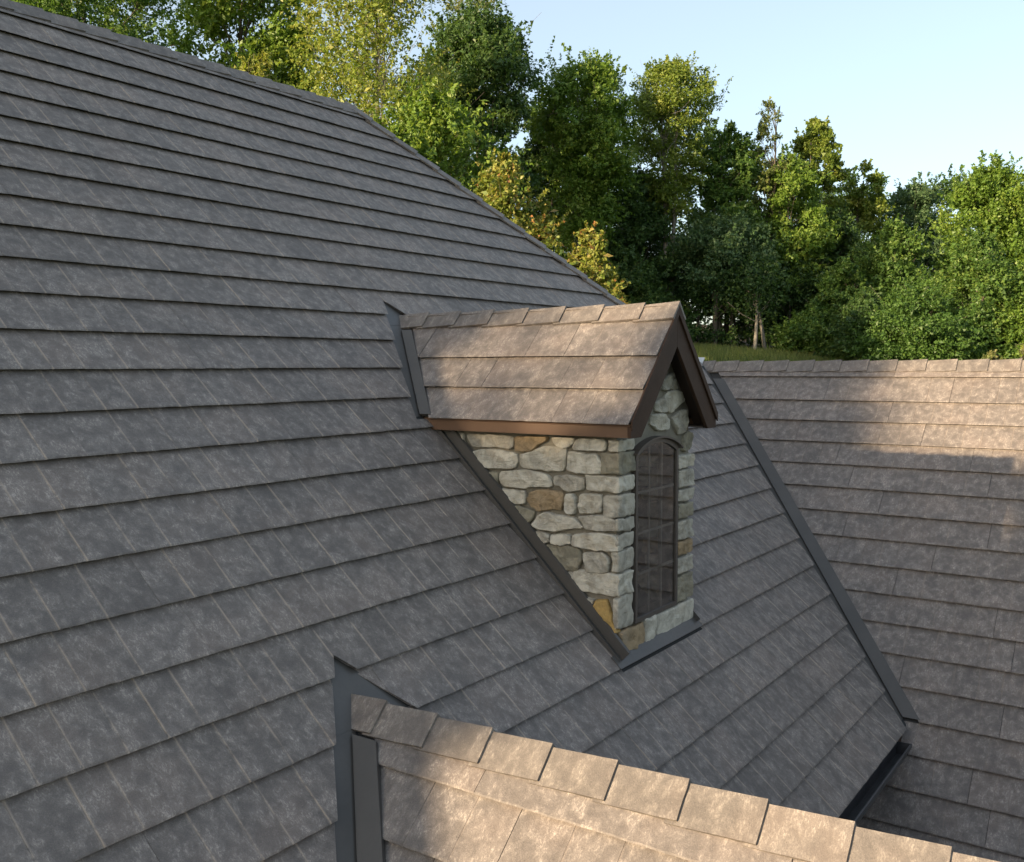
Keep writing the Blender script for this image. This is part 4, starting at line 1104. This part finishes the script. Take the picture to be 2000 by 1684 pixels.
# far part of the wood that reads as one mass
def mass(name, label, specs, leaf, size, seed):
    rng = np.random.default_rng(seed); P_, N2, T_ = [], [], []
    for px, top, hw, D, n in specs:
        c = at(px, top, D); g = float(ground_h(c.x, c.y)); Rr = hw/FPX*D
        pos, out, tone, cl = crown_points(rng, n, (c.x, c.y), Rr, g+0.3, c.z, 'tall', 30, 0.35, Rr*0.42, 0)
        nn = rng.normal(size=pos.shape)*0.8+out*0.5+np.array([0, 0, 0.4]); nn /= np.linalg.norm(nn, axis=1, keepdims=True)
        P_.append(pos); N2.append(nn); T_.append(tone+0.4+rng.normal(size=len(pos))*0.2)
    P_ = np.concatenate(P_); N2 = np.concatenate(N2); T_ = np.concatenate(T_)
    me = leaf_mesh(name, P_, N2, size*(0.6+0.8*rng.random(len(P_))), T_, rng, k=3)
    o = mesh_obj(name, me, LEAF[leaf]); tag(o, label, kind='stuff')
mass('far_woodland', 'dark far woodland behind the front trees', [
    (600, 40, 110, 60, 6000), (820, 110, 100, 60, 6000), (1010, 150, 90, 60, 8000), (1060, 190, 80, 56, 8000), (1130, 170, 80, 56, 9000), (1200, 170, 80, 56, 9000), (1270, 190, 80, 57, 9000), (1340, 200, 75, 58, 9000), (1400, 245, 75, 56, 9000),
    (1470, 290, 70, 58, 9000), (1530, 300, 70, 58, 9000), (1590, 300, 70, 58, 9000), (1650, 345, 70, 58, 9000), (1720, 352, 70, 60, 9000), (1790, 362, 70, 60, 9000), (1860, 350, 75, 60, 9000), (1930, 360, 80, 58, 9000), (2030, 350, 90, 58, 8000),
    (1150, 330, 100, 66, 6000), (1340, 380, 100, 66, 6000), (1530, 430, 100, 66, 6000), (1720, 470, 100, 66, 6000), (1900, 470, 100, 66, 6000)], 'deep', 0.20, 91)
# undergrowth at the foot of the wood
mass('undergrowth', 'low dark undergrowth at the foot of the wood', [(1180+45*i, 640+12*math.sin(i*1.7), 40, 45+1.5*math.sin(i*2.3), 900) for i in range(20)], 'deep', 0.13, 92)

# grass of the meadow in the gap beside the dormer
def meadow():
    rng = np.random.default_rng(5); n = 26000
    px = rng.uniform(1250, 1750, n); D = rng.uniform(33, 44.5, n)
    X = np.empty(n); Y = np.empty(n)
    a = (px-1000)/FPX
    X = CF.x*D+CR.x*a*D; Y = CF.y*D+CR.y*a*D
    Z = ground_h(X, Y)
    h = rng.uniform(0.12, 0.34, n); th = rng.uniform(0, 6.28, n); w = rng.uniform(0.008, 0.016, n)
    ln = rng.normal(size=(n, 2))*0.07
    v = np.empty((n, 3, 3))
    v[:, 0] = np.stack([X-np.cos(th)*w, Y-np.sin(th)*w, Z-0.02], 1); v[:, 1] = np.stack([X+np.cos(th)*w, Y+np.sin(th)*w, Z-0.02], 1)
    v[:, 2] = np.stack([X+ln[:, 0], Y+ln[:, 1], Z+h], 1)
    me = bpy.data.meshes.new('meadow_grass'); me.vertices.add(3*n); me.vertices.foreach_set('co', v.ravel())
    me.loops.add(3*n); me.loops.foreach_set('vertex_index', np.arange(3*n, dtype=np.int32))
    me.polygons.add(n); me.polygons.foreach_set('loop_start', np.arange(0, 3*n, 3, dtype=np.int32)); me.update(calc_edges=True)
    t = me.attributes.new('tone', 'FLOAT', 'FACE'); t.data.foreach_set('value', np.clip(0.5+0.25*rng.normal(size=n), 0, 1).astype(np.float32))
    o = mesh_obj('meadow_grass', me, LEAF['pale']); tag(o, 'tall green meadow grass between the dormer gable and the wood', kind='stuff')
meadow()
# unseen trees left of the picture, some added only to shape light on the house
tree('shade_tree', 'tall maple outside the left edge whose crown dapples the right wing roof', 0, 0, 2.6, 0, 0, 'green', 7000, 0.24, 'round', 60, 0.1, seed=81, xy=(-23.0, 16.8), H=(13.2, 7.4))
tree('shade_tree', 'unseen lower crown added outside the left edge to soften the light on the stone dormer', 0, 0, 1.9, 0, 0, 'green', 2300, 0.14, 'vase', 60, 0.2, seed=82, xy=(-23.0, 13.2), H=(8.2, 6.2), csize=0.45)  # added blocker: dims the sun on the stone wall
tree('shade_tree', 'unseen sparse crown added outside the left edge to filter light on the dormer', 0, 0, 1.1, 0, 0, 'green', 100, 0.10, 'round', 24, 0.1, seed=83, xy=(-24.5, 14.05), H=(9.75, 8.75), csize=0.3)  # added blocker: loose leaves thin the sun evenly over the dormer roof
tree('shade_tree', 'unseen narrow crown added outside the left edge to keep the low part of the right roof shaded', 0, 0, 0.9, 0, 0, 'green', 9000, 0.18, 'tall', 70, 0.0, seed=84, xy=(-23.0, 12.02), H=(9.3, 6.35), csize=0.36)  # added blocker: dense crown stops sun leaking onto the right roof
for i, (x, y, zt) in enumerate([(11.5, 30.0, 15.0), (6.0, 31.0, 16.0), (1.0, 32.5, 15.0), (-4.0, 34.0, 16.0)]):
    tree('shade_tree', ['first', 'second', 'third', 'fourth'][i]+' tall dark tree outside the left edge behind the house, counted from the roof ridge', 0, 0, 3.6, 0, 0, 'deep', 5000, 0.30, 'tall', 50, 0.2, seed=85+i, xy=(x, y), H=(zt, 1.0), group='dark trees outside the left edge')
